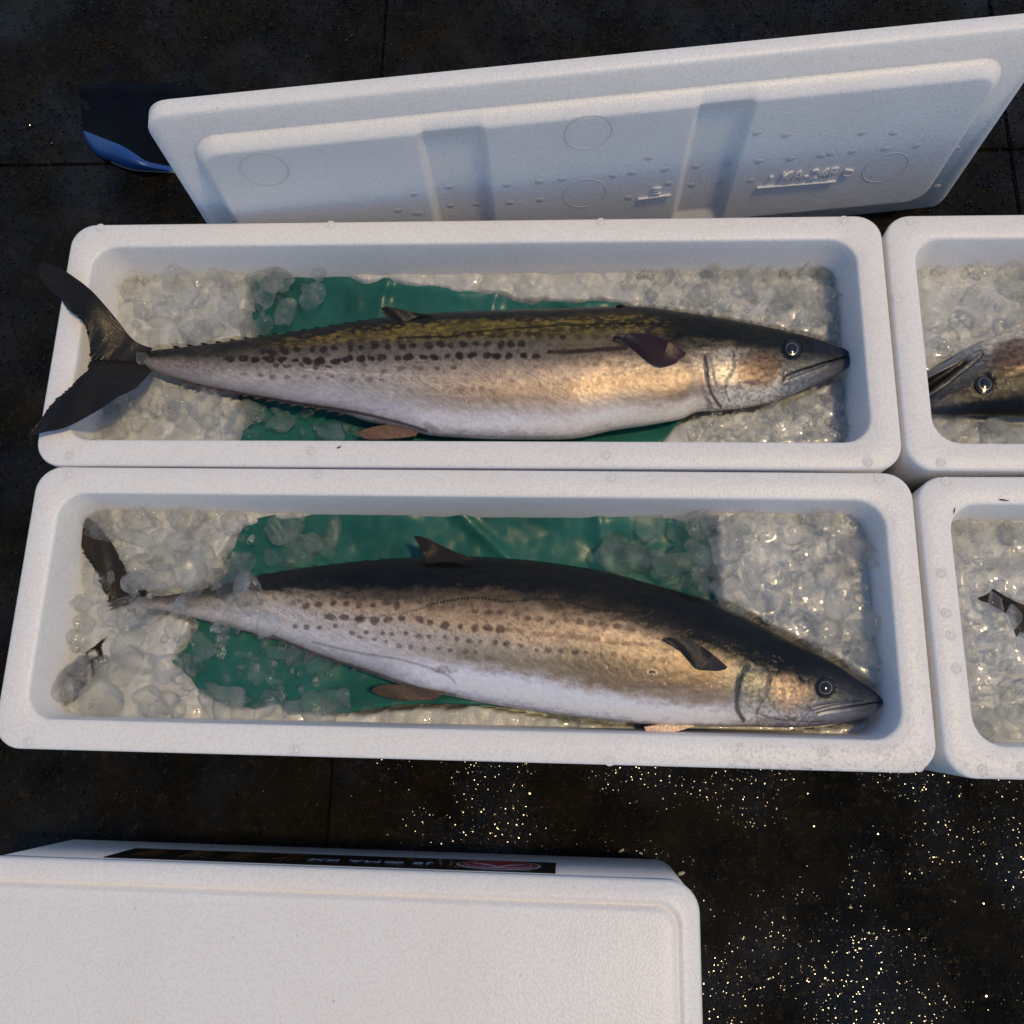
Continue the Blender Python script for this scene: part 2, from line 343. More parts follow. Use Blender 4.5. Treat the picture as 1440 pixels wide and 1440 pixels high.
# ------------------------------------------------------------------ standing lid
def build_lid():
    X0, Y0, yaw, lean, roll = .1523, .3393, .1047, -.0395, .0126
    rm = rot3(0, 0, yaw) @ rot3(lean, 0, 0) @ rot3(0, roll, 0)
    root = empty('foam_cover'); mm = Matrix.Identity(4)
    for i in range(3):
        for j in range(3): mm[i][j] = rm[i, j]
    mm[0][3], mm[1][3], mm[2][3] = X0, Y0, FLOOR+.001
    root.matrix_world = mm
    tag(root, 'white foam cover standing on edge behind the upper left box, moulded underside showing', 'cover')
    def toL(x, y, w):    # photo point on the plane y=w of the lid
        d = M @ np.array([(x-720)/F, -(y-720)/F, -1.]); o = rm.T @ (CAM-np.array([X0, Y0, FLOOR+.001])); dl = rm.T @ d
        t = (w-o[1])/dl[1]; return o+t*dl
    L = 1.0056; Hh = .3209
    def xz(x0, x1, z0, z1, r, y): return [(a, y, b) for a, b in rrect(x0, x1, z0, z1, r)]
    V, Fc = loft([xz(.004, L-.004, .004, Hh-.004, .028, .024), xz(0, L, 0, Hh, .03, .02), xz(0, L, 0, Hh, .03, .003), xz(.003, L-.003, .003, Hh-.003, .028, 0)])
    obj('lid_plate', mesh('lid_plate', V, [f[::-1] for f in Fc]), FOAM_LID, root)
    # raised plug: a heightfield with two sunken channels, fits into the box mouth
    x0, x1, z0, z1, D = .037, L-.037, .040, .284, .0165
    nx, nz = 420, 110; X, Z = np.meshgrid(np.linspace(x0-.006, x1+.006, nx), np.linspace(z0-.006, z1+.006, nz), indexing='ij')
    r_ = .035; qx = np.abs(X-(x0+x1)/2)-((x1-x0)/2-r_); qz = np.abs(Z-(z0+z1)/2)-((z1-z0)/2-r_)
    sdf = np.hypot(np.maximum(qx, 0), np.maximum(qz, 0))+np.minimum(np.maximum(qx, qz), 0)-r_
    hgt = D*np.clip(-sdf/.012, 0, 1)**.6; hgt = np.where(sdf > 0, -.003, hgt)
    for c0, c1 in ((toL(605, 260, -.0165)[0], toL(686, 260, -.0165)[0]), (toL(966, 230, -.0165)[0], toL(1034, 230, -.0165)[0])):
        e = np.minimum(X-c0, c1-X); hgt = hgt - .0085*np.clip(.5+e/.008, 0, 1)*(hgt > .0)*np.clip(-sdf/.03, 0, 1)
    V = np.stack([X, -hgt, Z], -1).reshape(-1, 3); idx = np.arange(nx*nz).reshape(nx, nz)
    Q = np.stack([idx[:-1, :-1], idx[1:, :-1], idx[1:, 1:], idx[:-1, 1:]], -1).reshape(-1, 4)
    plug = obj('lid_plug', mesh_np('lid_plug', V, Q), FOAM_LID, root)
    # raised rings, dots, text plates
    def torus(cx, cz, R_, r_, y, arc=(0, 360)):
        V = []; Fc = []; n = 56; k = 8
        for i in range(n):
            a = 2*math.pi*i/n
            for j in range(k):
                b = 2*math.pi*j/k; rr = R_+r_*math.cos(b); V.append((cx+rr*math.cos(a), y-r_*.7*math.sin(b), cz+rr*math.sin(a)))
        for i in range(n):
            for j in range(k): Fc.append((i*k+j, i*k+(j+1) % k, ((i+1) % n)*k+(j+1) % k, ((i+1) % n)*k+j))
        return mesh('moulded_ring', V, Fc)
    for p in ((372, 238), (827, 186), (822, 272), (1245, 236)):
        c = toL(*p, -D); obj('moulded_ring', torus(c[0], c[2], .0275, .0007, -D+.0001), FOAM_LID, root)
    dots = [(583,273),(632,271),(585,300),(634,297),(672,295),(713,260),(758,255),(717,285),(760,281),(790,252),(862,247),(888,243),(884,278),(912,222),(935,238),(980,242),(1024,238),(974,268),(1014,264),
            (1067,227),(1112,223),(1155,219),(1199,213),(1245,209),(1056,254),(1290,205),(560,296),(590,300),(940,258),(1065,187),(1105,190),(1168,216),(1213,187),(1257,187),(1320,232),(1345,208),(1318,262)]
    bm = bmesh.new(); bmesh.ops.create_icosphere(bm, subdivisions=2, radius=.0042); dm = bpy.data.meshes.new('moulded_dot'); bm.to_mesh(dm); bm.free()
    dm.polygons.foreach_set('use_smooth', [True]*len(dm.polygons)); dm.materials.append(FOAM_LID)
    for p in dots:
        c = toL(*p, -D)
        if p[0] > 1300: c = toL(*p, 0)
        in_ch = any(a <= c[0] <= b for a, b in ((toL(605, 260, -D)[0], toL(686, 260, -D)[0]), (toL(966, 230, -D)[0], toL(1034, 230, -D)[0])))
        k = obj('moulded_dot', dm, None, root, (c[0], (0 if p[0] > 1300 else (-D+.0085 if in_ch else -D)), c[2])); k.scale = (1.35, .15, 1.0); k.rotation_euler = (0, random.uniform(-.4, .4), 0)
    def bar(a, b, y, h=.0022, d=.0032):
        pa, pb = toL(*a, y), toL(*b, y); dd = pb-pa; L_ = np.linalg.norm(dd); ang = math.atan2(dd[2], dd[0])
        bm = bmesh.new(); bmesh.ops.create_cube(bm, size=1); bmesh.ops.scale(bm, vec=(L_, d, h), verts=bm.verts)
        bmesh.ops.bevel(bm, geom=bm.edges[:], offset=.0006, segments=2, affect='EDGES')
        me = bpy.data.meshes.new('moulded_ledge'); bm.to_mesh(me); bm.free(); mid = (pa+pb)/2
        o = obj('moulded_ledge', me, FOAM_LID, root, (mid[0], y-d*.3, mid[2])); o.rotation_euler = (0, -ang, 0)
    bar((1064, 263), (1175, 254), -D); bar((897, 279), (943, 273), -D)
    def text(s, a, b, size, y):
        cu = bpy.data.curves.new('t', 'FONT'); cu.body = s; cu.size = size; cu.extrude = .0013; cu.bevel_depth = .0003; cu.bevel_resolution = 1; cu.resolution_u = 3
        to = bpy.data.objects.new('t', cu); C.objects.link(to); bpy.context.view_layer.update()
        me = bpy.data.meshes.new_from_object(to.evaluated_get(bpy.context.evaluated_depsgraph_get())); bpy.data.objects.remove(to)
        me.name = 'moulded_lettering'; pa, pb = toL(*a, y), toL(*b, y); dd = pb-pa
        o = obj('moulded_lettering', me, FOAM_LID, root, (pa[0], y-.0006, pa[2])); o.rotation_euler = (R(90), -math.atan2(dd[2], dd[0]), 0)
        xs = [v.co.x for v in me.vertices]; wdt = max(xs)-min(xs); s_ = np.linalg.norm(dd)/wdt; o.scale = (s_, s_*1.1, 1)
        return o
    text('\u30fbKA-24F\u30fb', (1069, 257), (1180, 247), .018, -D); text('\u306e', (1182, 247), (1196, 246), .014, -D); text('\u4e09', (914, 272), (928, 271), .012, -D)
build_lid()

# ------------------------------------------------------------------ closed box at the lower edge, with its printed band
def closed_box():
    x0, x1, y1 = -.002, .762, -.4290; y0 = y1-.30; rz = R(-.15)
    root = empty('closed_foam_box', (x0, y1, FLOOR)); root.rotation_euler = (0, 0, rz)
    tag(root, 'closed white foam box with a black printed band, nearest on the wet floor', 'box')
    L = x1-x0; H = .17
    bevel = [(-.002, .001, .026), (0, .004, .028), (0, .135, .03), (.0015, .137, .0295)]
    V, Fc = loft([[(x, y, z) for x, y in rrect(o, L-o, -.30+o, -o, r_)] for o, z, r_ in [(.004, .001, .026), (.001, .005, .028), (.001, .146, .03), (.003, .1475, .029)]])
    obj('box_body', mesh('box_body', V, Fc), FOAM, root)
    V, Fc = loft([[(x, y, z) for x, y in rrect(o, L-o, -.30+o, -o, r_)] for o, z, r_ in
        [(.006, .1480, .026), (.0005, .1495, .03), (.0, .160, .03), (.003, .1640, .029), (.017, .1670, .024), (.020, .1672, .022), (.0215, .1650, .021), (.025, .1650, .02), (.0265, .170, .02), (.030, .171, .018)]])
    obj('box_lid', mesh('box_lid', V, Fc), FOAM, root)
    mi = (Matrix.Translation((x0, y1, FLOOR)) @ Matrix.Rotation(rz, 4, 'Z')).inverted()
    def onwall(x, y):
        d = M @ np.array([(x-720)/F, -(y-720)/F, -1.]); t = (y1+.0-.0-CAM[1])/d[1]; p = CAM+t*d; return mi @ Vector(p)
    a, b = onwall(197, 1191), onwall(148, 1203); c = onwall(782, 1227); d_ = onwall(781, 1212)
    xa, xb, za, zb = (a.x+b.x)/2, (c.x+d_.x)/2, (a.z+d_.z)/2, (b.z+c.z)/2
    print('label', xa, xb, za, zb)
    black = m_simple('label_black', (.008,.008,.008), .3); amber = m_simple('label_amber', (.16,.065,.010), .35, var=.4, varscale=40)
    red = m_simple('label_red', (.42,.02,.03), .35); white = m_simple('label_white', (.6,.6,.6), .4)
    za = max(za, .012); zb = min(zb, .140)
    def plate(name, pts, y, mat, th=.0004):
        n = len(pts); V = [(x, y, z) for x, z in pts]+[(x, y-th, z) for x, z in pts]
        Fc = [tuple(range(n)), tuple(range(n, 2*n))[::-1]]+[(i, (i+1) % n, n+(i+1) % n, n+i) for i in range(n)]
        return mesh(name, V, Fc, False)
    Y = .0005
    lab = obj('printed_band', plate('printed_band', [(xa, za), (xb, za), (xb, zb), (xa, zb)], -.001+Y*2, black, .001), black, root)
    h = zb-za; zc = (za+zb)/2; yy = .0005
    # (seen upright from the far side, so x runs backwards)
    cx = xb-.062; rx = .046
    def ell(rx_, rz_, n=40): return [(cx+rx_*math.cos(2*math.pi*i/n), zc+rz_*math.sin(2*math.pi*i/n)) for i in range(n)]
    obj('emblem', plate('emblem', ell(rx, h*.42), yy, white), white, lab)
    obj('emblem', plate('emblem', ell(rx*.94, h*.38), yy+.0003, red), red, lab)
    obj('emblem', plate('emblem', ell(rx*.80, h*.30), yy+.0005, white), white, lab)
    obj('emblem', plate('emblem', ell(rx*.77, h*.28), yy+.0007, red), red, lab)
    zz = [(-.8,-.05),(-.3,.02),(0,.24),(.3,.02),(.8,-.05),(.3,.12),(0,.33),(-.3,.12)]
    obj('emblem', plate('emblem', [(cx+q*rx*.8, zc+w*h) for q, w in zz], yy+.0009, white), white, lab)
    def text(s, xr, zb_, size, mat, sx=1.):
        cu = bpy.data.curves.new('t', 'FONT'); cu.body = s; cu.size = size; cu.extrude = .0002; cu.resolution_u = 3
        to = bpy.data.objects.new('t', cu); C.objects.link(to); bpy.context.view_layer.update()
        me = bpy.data.meshes.new_from_object(to.evaluated_get(bpy.context.evaluated_depsgraph_get())); bpy.data.objects.remove(to)
        o = obj('lettering', me, mat, lab, (xr, yy+.0002, zb_)); o.rotation_euler = (R(90), 0, R(180)); o.scale = (sx, 1, 1); me.name = 'lettering'
    text('JE \u306eMA KX', xb-.135, zc+.002, h*.24, white, 1.5)
    for k, s in enumerate('\u5317\u6d77\u9053\u7523'):
        text(s, xb-.275-.052*k, za+h*.14, h*.82, amber, .52/h*.082)
closed_box()

# ------------------------------------------------------------------ blue rubber-like sheet on the floor behind the lid
def blue_thing():
    blue = m_simple('blue_plastic_sky_lit', (.010,.060,.25), .4, coat=.0, var=.35, varscale=9, bumpscale=30, bs=.3, bd=.003)  # lighter blue paints in the sky reflected along the fold
    edge = m_simple('tan_hem', (.20,.17,.12), .5)
    z = FLOOR
    low = curve_pts([(117,186),(124,203),(136,218),(155,227),(185,238),(222,241),(262,243)], 40)      # touching the floor
    fold = curve_pts([(117,186),(142,197),(168,208),(190,222),(205,232),(230,238),(262,241)], 40)       # crest of the fold
    top = curve_pts([(110,120),(150,118),(190,116),(220,118),(250,120),(275,124),(300,130)], 40)
    V = []; n = 40; rows = 15
    for j in range(rows):
        k = j/(rows-1)
        for i in range(n):
            w = math.sin(math.pi*min(i/(n-1)*1.15, 1))
            if k <= .4:
                q = k/.4; p = low[i]*(1-q)+fold[i]*q; h = .003+.035*w*math.sin(q*math.pi/2)**.7
            else:
                q = (k-.4)/.6; p = fold[i]*(1-q)+top[i]*q; h = .003+.035*w*(1-q)**2*.9 + .006*math.sin(i*.5+q*6)*math.sin(q*3.1)**2
            P = px(p[0], p[1], z+h); V.append(P)
    Fc = [(j*n+i, j*n+i+1, (j+1)*n+i+1, (j+1)*n+i) for j in range(rows-1) for i in range(n-1)]
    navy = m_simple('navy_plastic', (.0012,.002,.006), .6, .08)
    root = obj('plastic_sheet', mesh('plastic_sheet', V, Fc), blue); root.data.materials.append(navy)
    for p in root.data.polygons: p.material_index = 1 if p.index//(n-1) >= 6 else 0  # painted sky-lit blue up to the fold crest, navy beyond
    s = root.modifiers.new('solid', 'SOLIDIFY'); s.thickness = .0012
    tag(root, 'folded dark blue plastic sheet on the wet floor left of the standing lid', 'plastic sheet')
    V = []; m = 6
    for i in range(14, n):
        P = px(low[i][0], low[i][1], z+.002)
        for k in range(m): a = 2*math.pi*k/m; V.append((P[0], P[1]+.0014*math.cos(a), P[2]+.0014*math.sin(a)))
    q = (len(V)//m); Fc = [(i*m+k, i*m+(k+1) % m, (i+1)*m+(k+1) % m, (i+1)*m+k) for i in range(q-1) for k in range(m)]
    obj('hem', mesh('hem', V, Fc), edge, root)
blue_thing()

# ------------------------------------------------------------------ fish
def lerp_cols(u, v, cols):
    us = np.array([c[0] for c in cols], float); out = []
    for _, st in cols:
        st = sorted(st); vv = [s[0] for s in st]; cc = np.array([lin(s[1]) for s in st])
        out.append(np.stack([np.interp(v, vv, cc[:, k]) for k in range(3)], -1))
    out = np.array(out); i = np.clip(np.searchsorted(us, u)-1, 0, len(us)-2)
    f = np.clip((u-us[i])/(us[i+1]-us[i]), 0, 1); f = f*f*(3-2*f); n = np.arange(len(u))
    return out[i, n]*(1-f)[:, None]+out[i+1, n]*f[:, None]
COLS_A = [(215, [(1,(24,21,17)),(.75,(55,46,36)),(.55,(135,115,98)),(.25,(120,112,108)),(0,(100,90,86))]),
 (350, [(1,(22,19,14)),(.86,(52,45,27)),(.72,(84,74,56)),(.55,(120,108,95)),(.35,(165,155,145)),(.15,(150,142,142)),(0,(105,95,95))]),
 (500, [(1,(14,13,9)),(.92,(30,26,14)),(.86,(88,76,38)),(.76,(85,77,58)),(.6,(125,113,100)),(.45,(165,150,135)),(.3,(160,152,147)),(.15,(168,163,170)),(0,(120,112,117))]),
 (700, [(1,(14,14,10)),(.95,(30,27,14)),(.9,(92,80,38)),(.83,(70,62,34)),(.74,(100,90,72)),(.65,(118,106,92)),(.52,(168,142,116)),(.42,(192,157,117)),(.32,(148,122,92)),(.22,(172,160,150)),(.1,(188,186,196)),(0,(140,140,152))]),
 (850, [(1,(16,15,10)),(.93,(60,52,26)),(.86,(50,44,24)),(.8,(100,86,50)),(.62,(118,98,72)),(.5,(208,172,130)),(.4,(168,136,98)),(.25,(170,150,130)),(.12,(192,182,172)),(0,(165,160,160))]),
 (960, [(1,(16,18,12)),(.8,(30,31,20)),(.67,(80,68,48)),(.5,(160,138,112)),(.35,(150,125,95)),(.22,(128,103,76)),(.1,(190,176,158)),(0,(190,180,170))]),
 (1000, [(1,(15,17,12)),(.72,(32,32,20)),(.64,(150,135,110)),(.4,(170,152,130)),(.2,(150,135,115)),(0,(180,168,155))]),
 (1025, [(1,(15,17,12)),(.74,(34,34,24)),(.64,(170,156,132)),(.4,(178,163,142)),(.2,(165,155,140)),(0,(175,165,152))]),
 (1070, [(1,(17,19,16)),(.78,(36,37,26)),(.66,(98,80,46)),(.45,(122,93,64)),(.28,(150,130,105)),(.2,(175,162,142)),(0,(150,145,135))]),
 (1120, [(1,(20,23,24)),(.72,(40,41,34)),(.5,(92,90,80)),(.25,(118,118,118)),(0,(100,102,108))]),
 (1190, [(1,(36,42,58)),(.5,(48,53,68)),(0,(60,62,74))])]
COLS_B = [(230, [(1,(50,45,35)),(.6,(110,100,85)),(.3,(150,140,125)),(0,(140,130,118))]),
 (380, [(1,(22,20,17)),(.75,(46,42,34)),(.64,(160,140,112)),(.45,(172,162,152)),(.2,(182,177,178)),(0,(120,115,115))]),
 (520, [(1,(13,12,9)),(.78,(28,25,19)),(.68,(92,77,56)),(.58,(172,140,100)),(.45,(176,161,146)),(.2,(182,175,176)),(.08,(160,155,162)),(0,(110,105,105))]),
 (700, [(1,(13,12,8)),(.8,(34,30,20)),(.73,(98,78,48)),(.6,(162,130,90)),(.52,(188,152,108)),(.42,(160,145,125)),(.3,(130,115,90)),(.26,(150,137,122)),(.19,(190,188,198)),(.1,(198,198,212)),(0,(150,150,166))]),
 (860, [(1,(15,14,10)),(.84,(36,32,20)),(.72,(72,59,38)),(.6,(198,162,115)),(.5,(150,128,97)),(.38,(104,88,65)),(.25,(130,108,78)),(.22,(150,134,115)),(.14,(190,186,192)),(.07,(200,200,214)),(0,(150,150,160))]),
 (990, [(1,(13,14,10)),(.78,(30,29,20)),(.66,(34,33,25)),(.55,(150,124,88)),(.35,(118,95,62)),(.2,(140,120,98)),(.11,(190,184,182)),(.05,(196,192,196)),(0,(160,155,155))]),
 (1060, [(1,(18,20,17)),(.62,(26,27,22)),(.52,(118,115,92)),(.3,(132,127,107)),(.1,(165,160,155)),(0,(120,118,118))]),
 (1110, [(1,(12,15,15)),(.6,(24,24,18)),(.52,(165,130,85)),(.3,(170,145,105)),(.14,(150,143,146)),(0,(90,90,100))]),
 (1160, [(1,(18,24,32)),(.62,(44,45,42)),(.4,(82,85,88)),(.2,(105,110,125)),(0,(80,82,95))]),
 (1230, [(1,(27,35,52)),(.5,(58,66,84)),(0,(60,65,80))])]
def paint(cols, u, t, c, w):
    c = lin(c); return cols*(1-w[:, None])+c*w[:, None]
def spot_row(poly, step, rx, ry, jit, sd):
    r_ = np.random.default_rng(sd); P = curve_pts(poly, 200); L = np.r_[0, np.cumsum(np.linalg.norm(np.diff(P, axis=0), axis=1))]; out = []
    s = r_.uniform(0, step)
    while s < L[-1]:
        i = min(np.searchsorted(L, s), 199); k = r_.uniform(.84, 1.16)
        out.append((P[i, 0]+r_.normal(0, jit), P[i, 1]+r_.normal(0, jit), rx*k*r_.uniform(.85, 1.3), ry*k*r_.uniform(.85, 1.1), r_.uniform(-.4, .4))); s += step*r_.uniform(.86, 1.16)
    return out
def apply_spots(cols, u, t, spots, c, strength):
    w = np.zeros(len(u)); wob = (fnoise(u/6, t/6, 31, 2)-.5)*.7
    for x, y, rx, ry, a in spots:
        m = (np.abs(u-x) < rx*2.2) & (np.abs(t-y) < rx*2.2)
        if not m.any(): continue
        dx, dy = u[m]-x, t[m]-y; ca, sa = math.cos(a), math.sin(a)
        d = np.hypot((dx*ca+dy*sa)/rx, (-dx*sa+dy*ca)/ry)+wob[m]
        w[m] = np.maximum(w[m], smooth01((1.12-d)/.42))
    return paint(cols, u, t, c, w*strength*(.75+.5*fnoise(u/4, t/4, 77, 2)).clip(0, 1))

FISH_A = dict(
 top=[(203,498),(215,493),(250,489.5),(300,484),(350,477),(400,470),(440,464),(490,456),(540,449),(600,444),(640,441.5),(700,439.5),(760,438),(840,435),(880,433),(920,436),(960,442),(1021,451),(1060,458),(1100,466),(1142,476),(1170,485),(1188,491),(1199,500)],
 bot=[(203,519),(215,522),(240,531),(283,543),(333,553),(400,566),(440,573),(480,580),(510,590),(540,597),(567,602),(607,611),(673,615),(740,616.5),(807,615),(860,604),(908,597),(957,588),(981,578),(1013,576),(1061,570),(1102,560),(1142,542),(1172,531),(1190,519),(1200,510)],
 cols=COLS_A, zc=-.043, wmax=.042)
FISH_B = dict(
 top=[(205,838),(230,838),(270,831),(310,822),(347,812),(400,803),(440,797),(540,787),(600,784),(660,783.5),(700,785),(760,790),(840,802),(880,812),(924,824),(960,834),(997,845),(1040,864),(1078,885),(1118,906),(1166,929),(1206,956),(1228,971),(1241,984)],
 bot=[(205,856),(230,858),(270,868),(300,876),(350,889),(400,903),(440,920),(490,937),(540,955),(590,971),(640,980),(707,993),(773,1003),(840,1012),(920,1019),(981,1021),(1021,1022),(1061,1022),(1122,1023),(1182,1017),(1215,1009),(1233,999),(1242,991)],
 cols=COLS_B, zc=-.040, wmax=.045)
def fin_mesh(name, P, D, base_c, tip_c, ns=60, nt=14, zfun=None, T=None, thick=.0008, frac=1.):
    """fin between a root line P (list of px) and a free edge D, rays running from one to the other"""
    a = curve_pts(P, ns); b = curve_pts(D, ns); r_ = np.random.default_rng(len(name)+int(P[0][0])); V = []; cols = []
    rag = r_.uniform(0, frac, ns)
    rag = np.where(np.arange(ns) % 3 == 0, rag, rag*.3)
    cb, ct = lin(base_c), lin(tip_c)
    for side in (1, -1):
        for i in range(ns):
            end = a[i]+(b[i]-a[i])*(1-.10*rag[i]*frac)
            for j in range(nt):
                k = j/(nt-1); p = a[i]+(end-a[i])*k; z = zfun(i/(ns-1), k)
                ray = .5+.5*math.cos(i*math.pi*2/3); th = thick*(1-.75*k)*(.7+.5*ray)
                V.append(T(p[0], p[1], z+side*th)); s = (.65+.7*ray)*(.8+.4*r_.random())
                cols.append((cb*(1-k)+ct*k)*s)
    idx = np.arange(2*ns*nt).reshape(2, ns, nt)
    Q = []
    for s in (0, 1):
        q = np.stack([idx[s, :-1, :-1], idx[s, 1:, :-1], idx[s, 1:, 1:], idx[s, :-1, 1:]], -1).reshape(-1, 4)
        Q.append(q if s == 0 else q[:, ::-1])
    for l0, l1 in ((idx[0, :, -1], idx[1, :, -1]), (idx[0, 0, :], idx[1, 0, :]), (idx[0, -1, :], idx[1, -1, :]), (idx[0, :, 0], idx[1, :, 0])):
        Q.append(np.stack([l0[:-1], l0[1:], l1[1:], l1[:-1]], -1))
    me = mesh_np(name, np.array(V), np.concatenate(Q)); col_attr(me, np.array(cols).clip(0, 1)); me.materials.append(FIN)
    return me
def build_fish(kind, label, T=None, Tp=None, res=1., gape=False, tail_buried=False, no_head=False):
    Fd = FISH_A if kind == 'A' else FISH_B
    zc, wm = Fd['zc'], Fd['wmax']; T = T or (lambda x, y, z: px(x, y, z))
    tp = np.array(Fd['top']); bp = np.array(Fd['bot'])
    u0, u1 = tp[0, 0], max(tp[-1, 0], bp[-1, 0])
    n = int(760*res); k = int(150*res); kl = int(36*res)
    us = u0+(u1-u0)*np.linspace(0, 1, n); us = np.r_[us[:-1], u1-.2]
    sm = lambda y: np.convolve(np.r_[[y[0]]*6, y, [y[-1]]*6], np.hanning(15)[1:-1]/np.hanning(15)[1:-1].sum(), 'same')[6:-6]
    tc = curve_pts(tp, 900); bc = curve_pts(bp, 900)
    to = np.argsort(tc[:, 0]); bo = np.argsort(bc[:, 0])
    ty = sm(np.interp(us, tc[to, 0], tc[to, 1])); by = sm(np.interp(us, bc[bo, 0], bc[bo, 1]))
    # round both ends off
    e = np.clip((u1-us)/7., 0, 1); e = np.sqrt(1-(1-e)**2); mid = (ty+by)/2; hh = (by-ty)/2*(.25+.75*e); hh[-1] *= .2; ty, by = mid-hh, mid+hh
    hmax = (by-ty).max(); frac = (us-u0)/(u1-u0)
    wz = wm*((by-ty)/hmax)**.9*np.interp(frac, [0, .08, .5, .85, .95, 1], [.55, .8, 1., 1.0, .85, .6])
    phi = np.r_[np.linspace(0, math.pi, k), np.linspace(math.pi, 2*math.pi, kl)[1:-1]]; m = len(phi)
    cp, sp = np.cos(phi), np.sin(phi)
    prof = np.sign(sp)*np.abs(sp)**.92
    U = np.repeat(us[:, None], m, 1); TT = (ty+by)[:, None]/2 - cp[None]*((by-ty)/2)[:, None]; Z = zc + prof[None]*wz[:, None]
    P = np.empty((n, m, 3))
    d = np.stack([(U-720)/F, -(TT-720)/F, -np.ones_like(U)], -1) @ M.T       # outline laid out at height zc, then lifted
    tq = (zc-CAM[2])/d[..., 2]; P[..., :] = CAM+tq[..., None]*d; P[..., 2] = Z
    up, tpj = pr(P)
    vis = sp >= -1e-6
    uu = np.where(vis[None], up, U); tt = np.where(vis[None], tpj, TT)
    Ty = np.interp(uu, us, ty); By = np.interp(uu, us, by)
    vv = np.clip((By-tt)/np.maximum(By-Ty, 1e-3), 0, 1)
    u = uu.ravel(); t = tt.ravel(); v = vv.ravel()
    # pigment
    c = lerp_cols(u+18*(fnoise(u/40, t/14, 5)-.5), np.clip(v+.09*(fnoise(u/14, t/6, 3)-.5)+.05*(fnoise(u/4, t/3, 4)-.5), 0, 1), Fd['cols'])
    body = smooth01((1000-u)/60)
    disp = np.zeros(len(u))
    if kind == 'A':
        c = paint(c, u, t, (128,108,50), smooth01((fnoise(u/7, t/2.4, 71, 3)-.5)/.12)*smooth01((v-.76)/.05)*smooth01((.97-v)/.05)*smooth01((u-330)/120)*smooth01((960-u)/60)*.6)
        sd = 1; dk = (50, 31, 24)
        rows = [([(585,474),(640,473),(700,471),(750,470),(795,474)], 17, 5.6, 4.8, 1.4, .7), ([(365,495),(400,494),(450,492),(500,489),(560,487),(620,485),(700,484),(750,484)], 18, 6.0, 5.0, 1.2, .9),
                ([(318,503),(360,505),(440,507),(500,504),(560,503),(640,501),(700,501),(768,501)], 18, 6.8, 5.0, 1.1, .95), ([(370,512.5),(430,515),(470,515)], 19, 5, 3.4, 1.2, .7), ([(495,518),(560,518),(645,518)], 24, 4.4, 3.6, 1.5, .55),
                ([(330,527),(400,530),(470,532),(560,532)], 21, 4.6, 3.0, 1.5, .5), ([(430,485),(500,481),(585,479)], 16, 5, 4.2, 1.6, .55), ([(260,500),(320,500)], 16, 4.5, 3.2, 1, .4),
                ([(805,477),(860,473),(900,466),(960,468)], 18, 5.5, 4.6, 2, .45), ([(640,548),(700,552)], 16, 5, 4, 3, .4), ([(830,512),(900,511)], 18, 5, 3.6, 1.5, .45), ([(370,486),(430,481),(480,476)], 15, 4.5, 3.5, 2, .4)]
        for i, (pl, st, rx, ry, j, s) in enumerate(rows): c = apply_spots(c, u, t, spot_row(pl, st, rx, ry, j, 10+i), dk, s)
        w = smooth01((4.2-poly_dist(u, t, [(772,495),(800,494.5),(853,491),(880,489)])+1.5*(fnoise(u/8,t/8,8)-.5))/2); c = paint(c, u, t, (50,28,18), w*.85)
        d1 = poly_dist(u, t, curve_pts([(560,475),(600,474),(640,473),(655,468),(700,463.5),(760,459),(820,456),(900,455),(960,456),(1000,462)], 60)); c = paint(c, u, t, (22,18,10), smooth01((1.9-d1)/1.3)*.85)
        d2 = poly_dist(u, t, [(430,520),(480,524),(560,528),(640,530)]); c = paint(c, u, t, (200,190,178), smooth01((1.3-d2)/1)*.4)
        d2 = poly_dist(u, t, [(500,549),(580,553),(680,558)]); c = paint(c, u, t, (195,185,170), smooth01((1.2-d2)/1)*.35)
        d3 = poly_dist(u, t, curve_pts([(236,531),(283,543),(333,553),(400,564),(440,570),(500,580),(560,594),(600,606)], 50)); c = paint(c, u, t, (38,32,32), smooth01((3.4-d3)/2.6)*.8)
        c = paint(c, u, t, (110,108,125), smooth01((8-poly_dist(u, t, [(600,598),(612,604)]))/7)*.6)
        # pectoral base, gill openings, cheek
        c = paint(c, u, t, (90,70,55), smooth01((12-poly_dist(u, t, [(952,498),(966,510)]))/10)*.5)
        g1 = poly_dist(u, t, curve_pts([(991,498),(993,515),(995,535),(1001,555),(1013,573)], 30)); c = paint(c, u, t, (42,34,28), smooth01((3.2-g1+3*(fnoise(u/6,t/6,55)-.5))/2.6)*.85); disp -= .0014*np.exp(-(g1/2.2)**2)
        g1b = poly_dist(u, t, curve_pts([(985,525),(990,552),(1001,571)], 30)); c = paint(c, u, t, (96,74,58), smooth01((5-g1b)/4)*.55)
        disp += .0008*smooth01((u-996-.2*(t-500))/5)*smooth01((1108-u)/40)*smooth01(v/.2)*smooth01((.72-v)/.12)
        g2 = poly_dist(u, t, curve_pts([(1030,492),(1032,505),(1030,522),(1022,535),(1021,552),(1026,566)], 30)); c = paint(c, u, t, (95,82,66), smooth01((2.2-g2+3*(fnoise(u/4,t/4,56)-.5))/1.8)*.75); disp -= .0007*np.exp(-(g2/1.8)**2)
        ck = np.hypot((u-1065)/34, (t-519)/26); c = paint(c, u, t, (104,76,54), smooth01((1.05-ck)/.35)*(.45+.45*fnoise(u/7, t/7, 12)))
        c = paint(c, u, t, (150,128,104), smooth01((1-np.hypot((u-1040)/9, (t-535)/8))/.5)*.5)
        c = paint(c, u, t, (120,100,55), smooth01((.60-np.abs(v-.74)*9)/.5)*smooth01((1055-u)/20)*smooth01((u-955)/20)*(fnoise(u/6, t/3, 14)-.3).clip(0)*1.2)
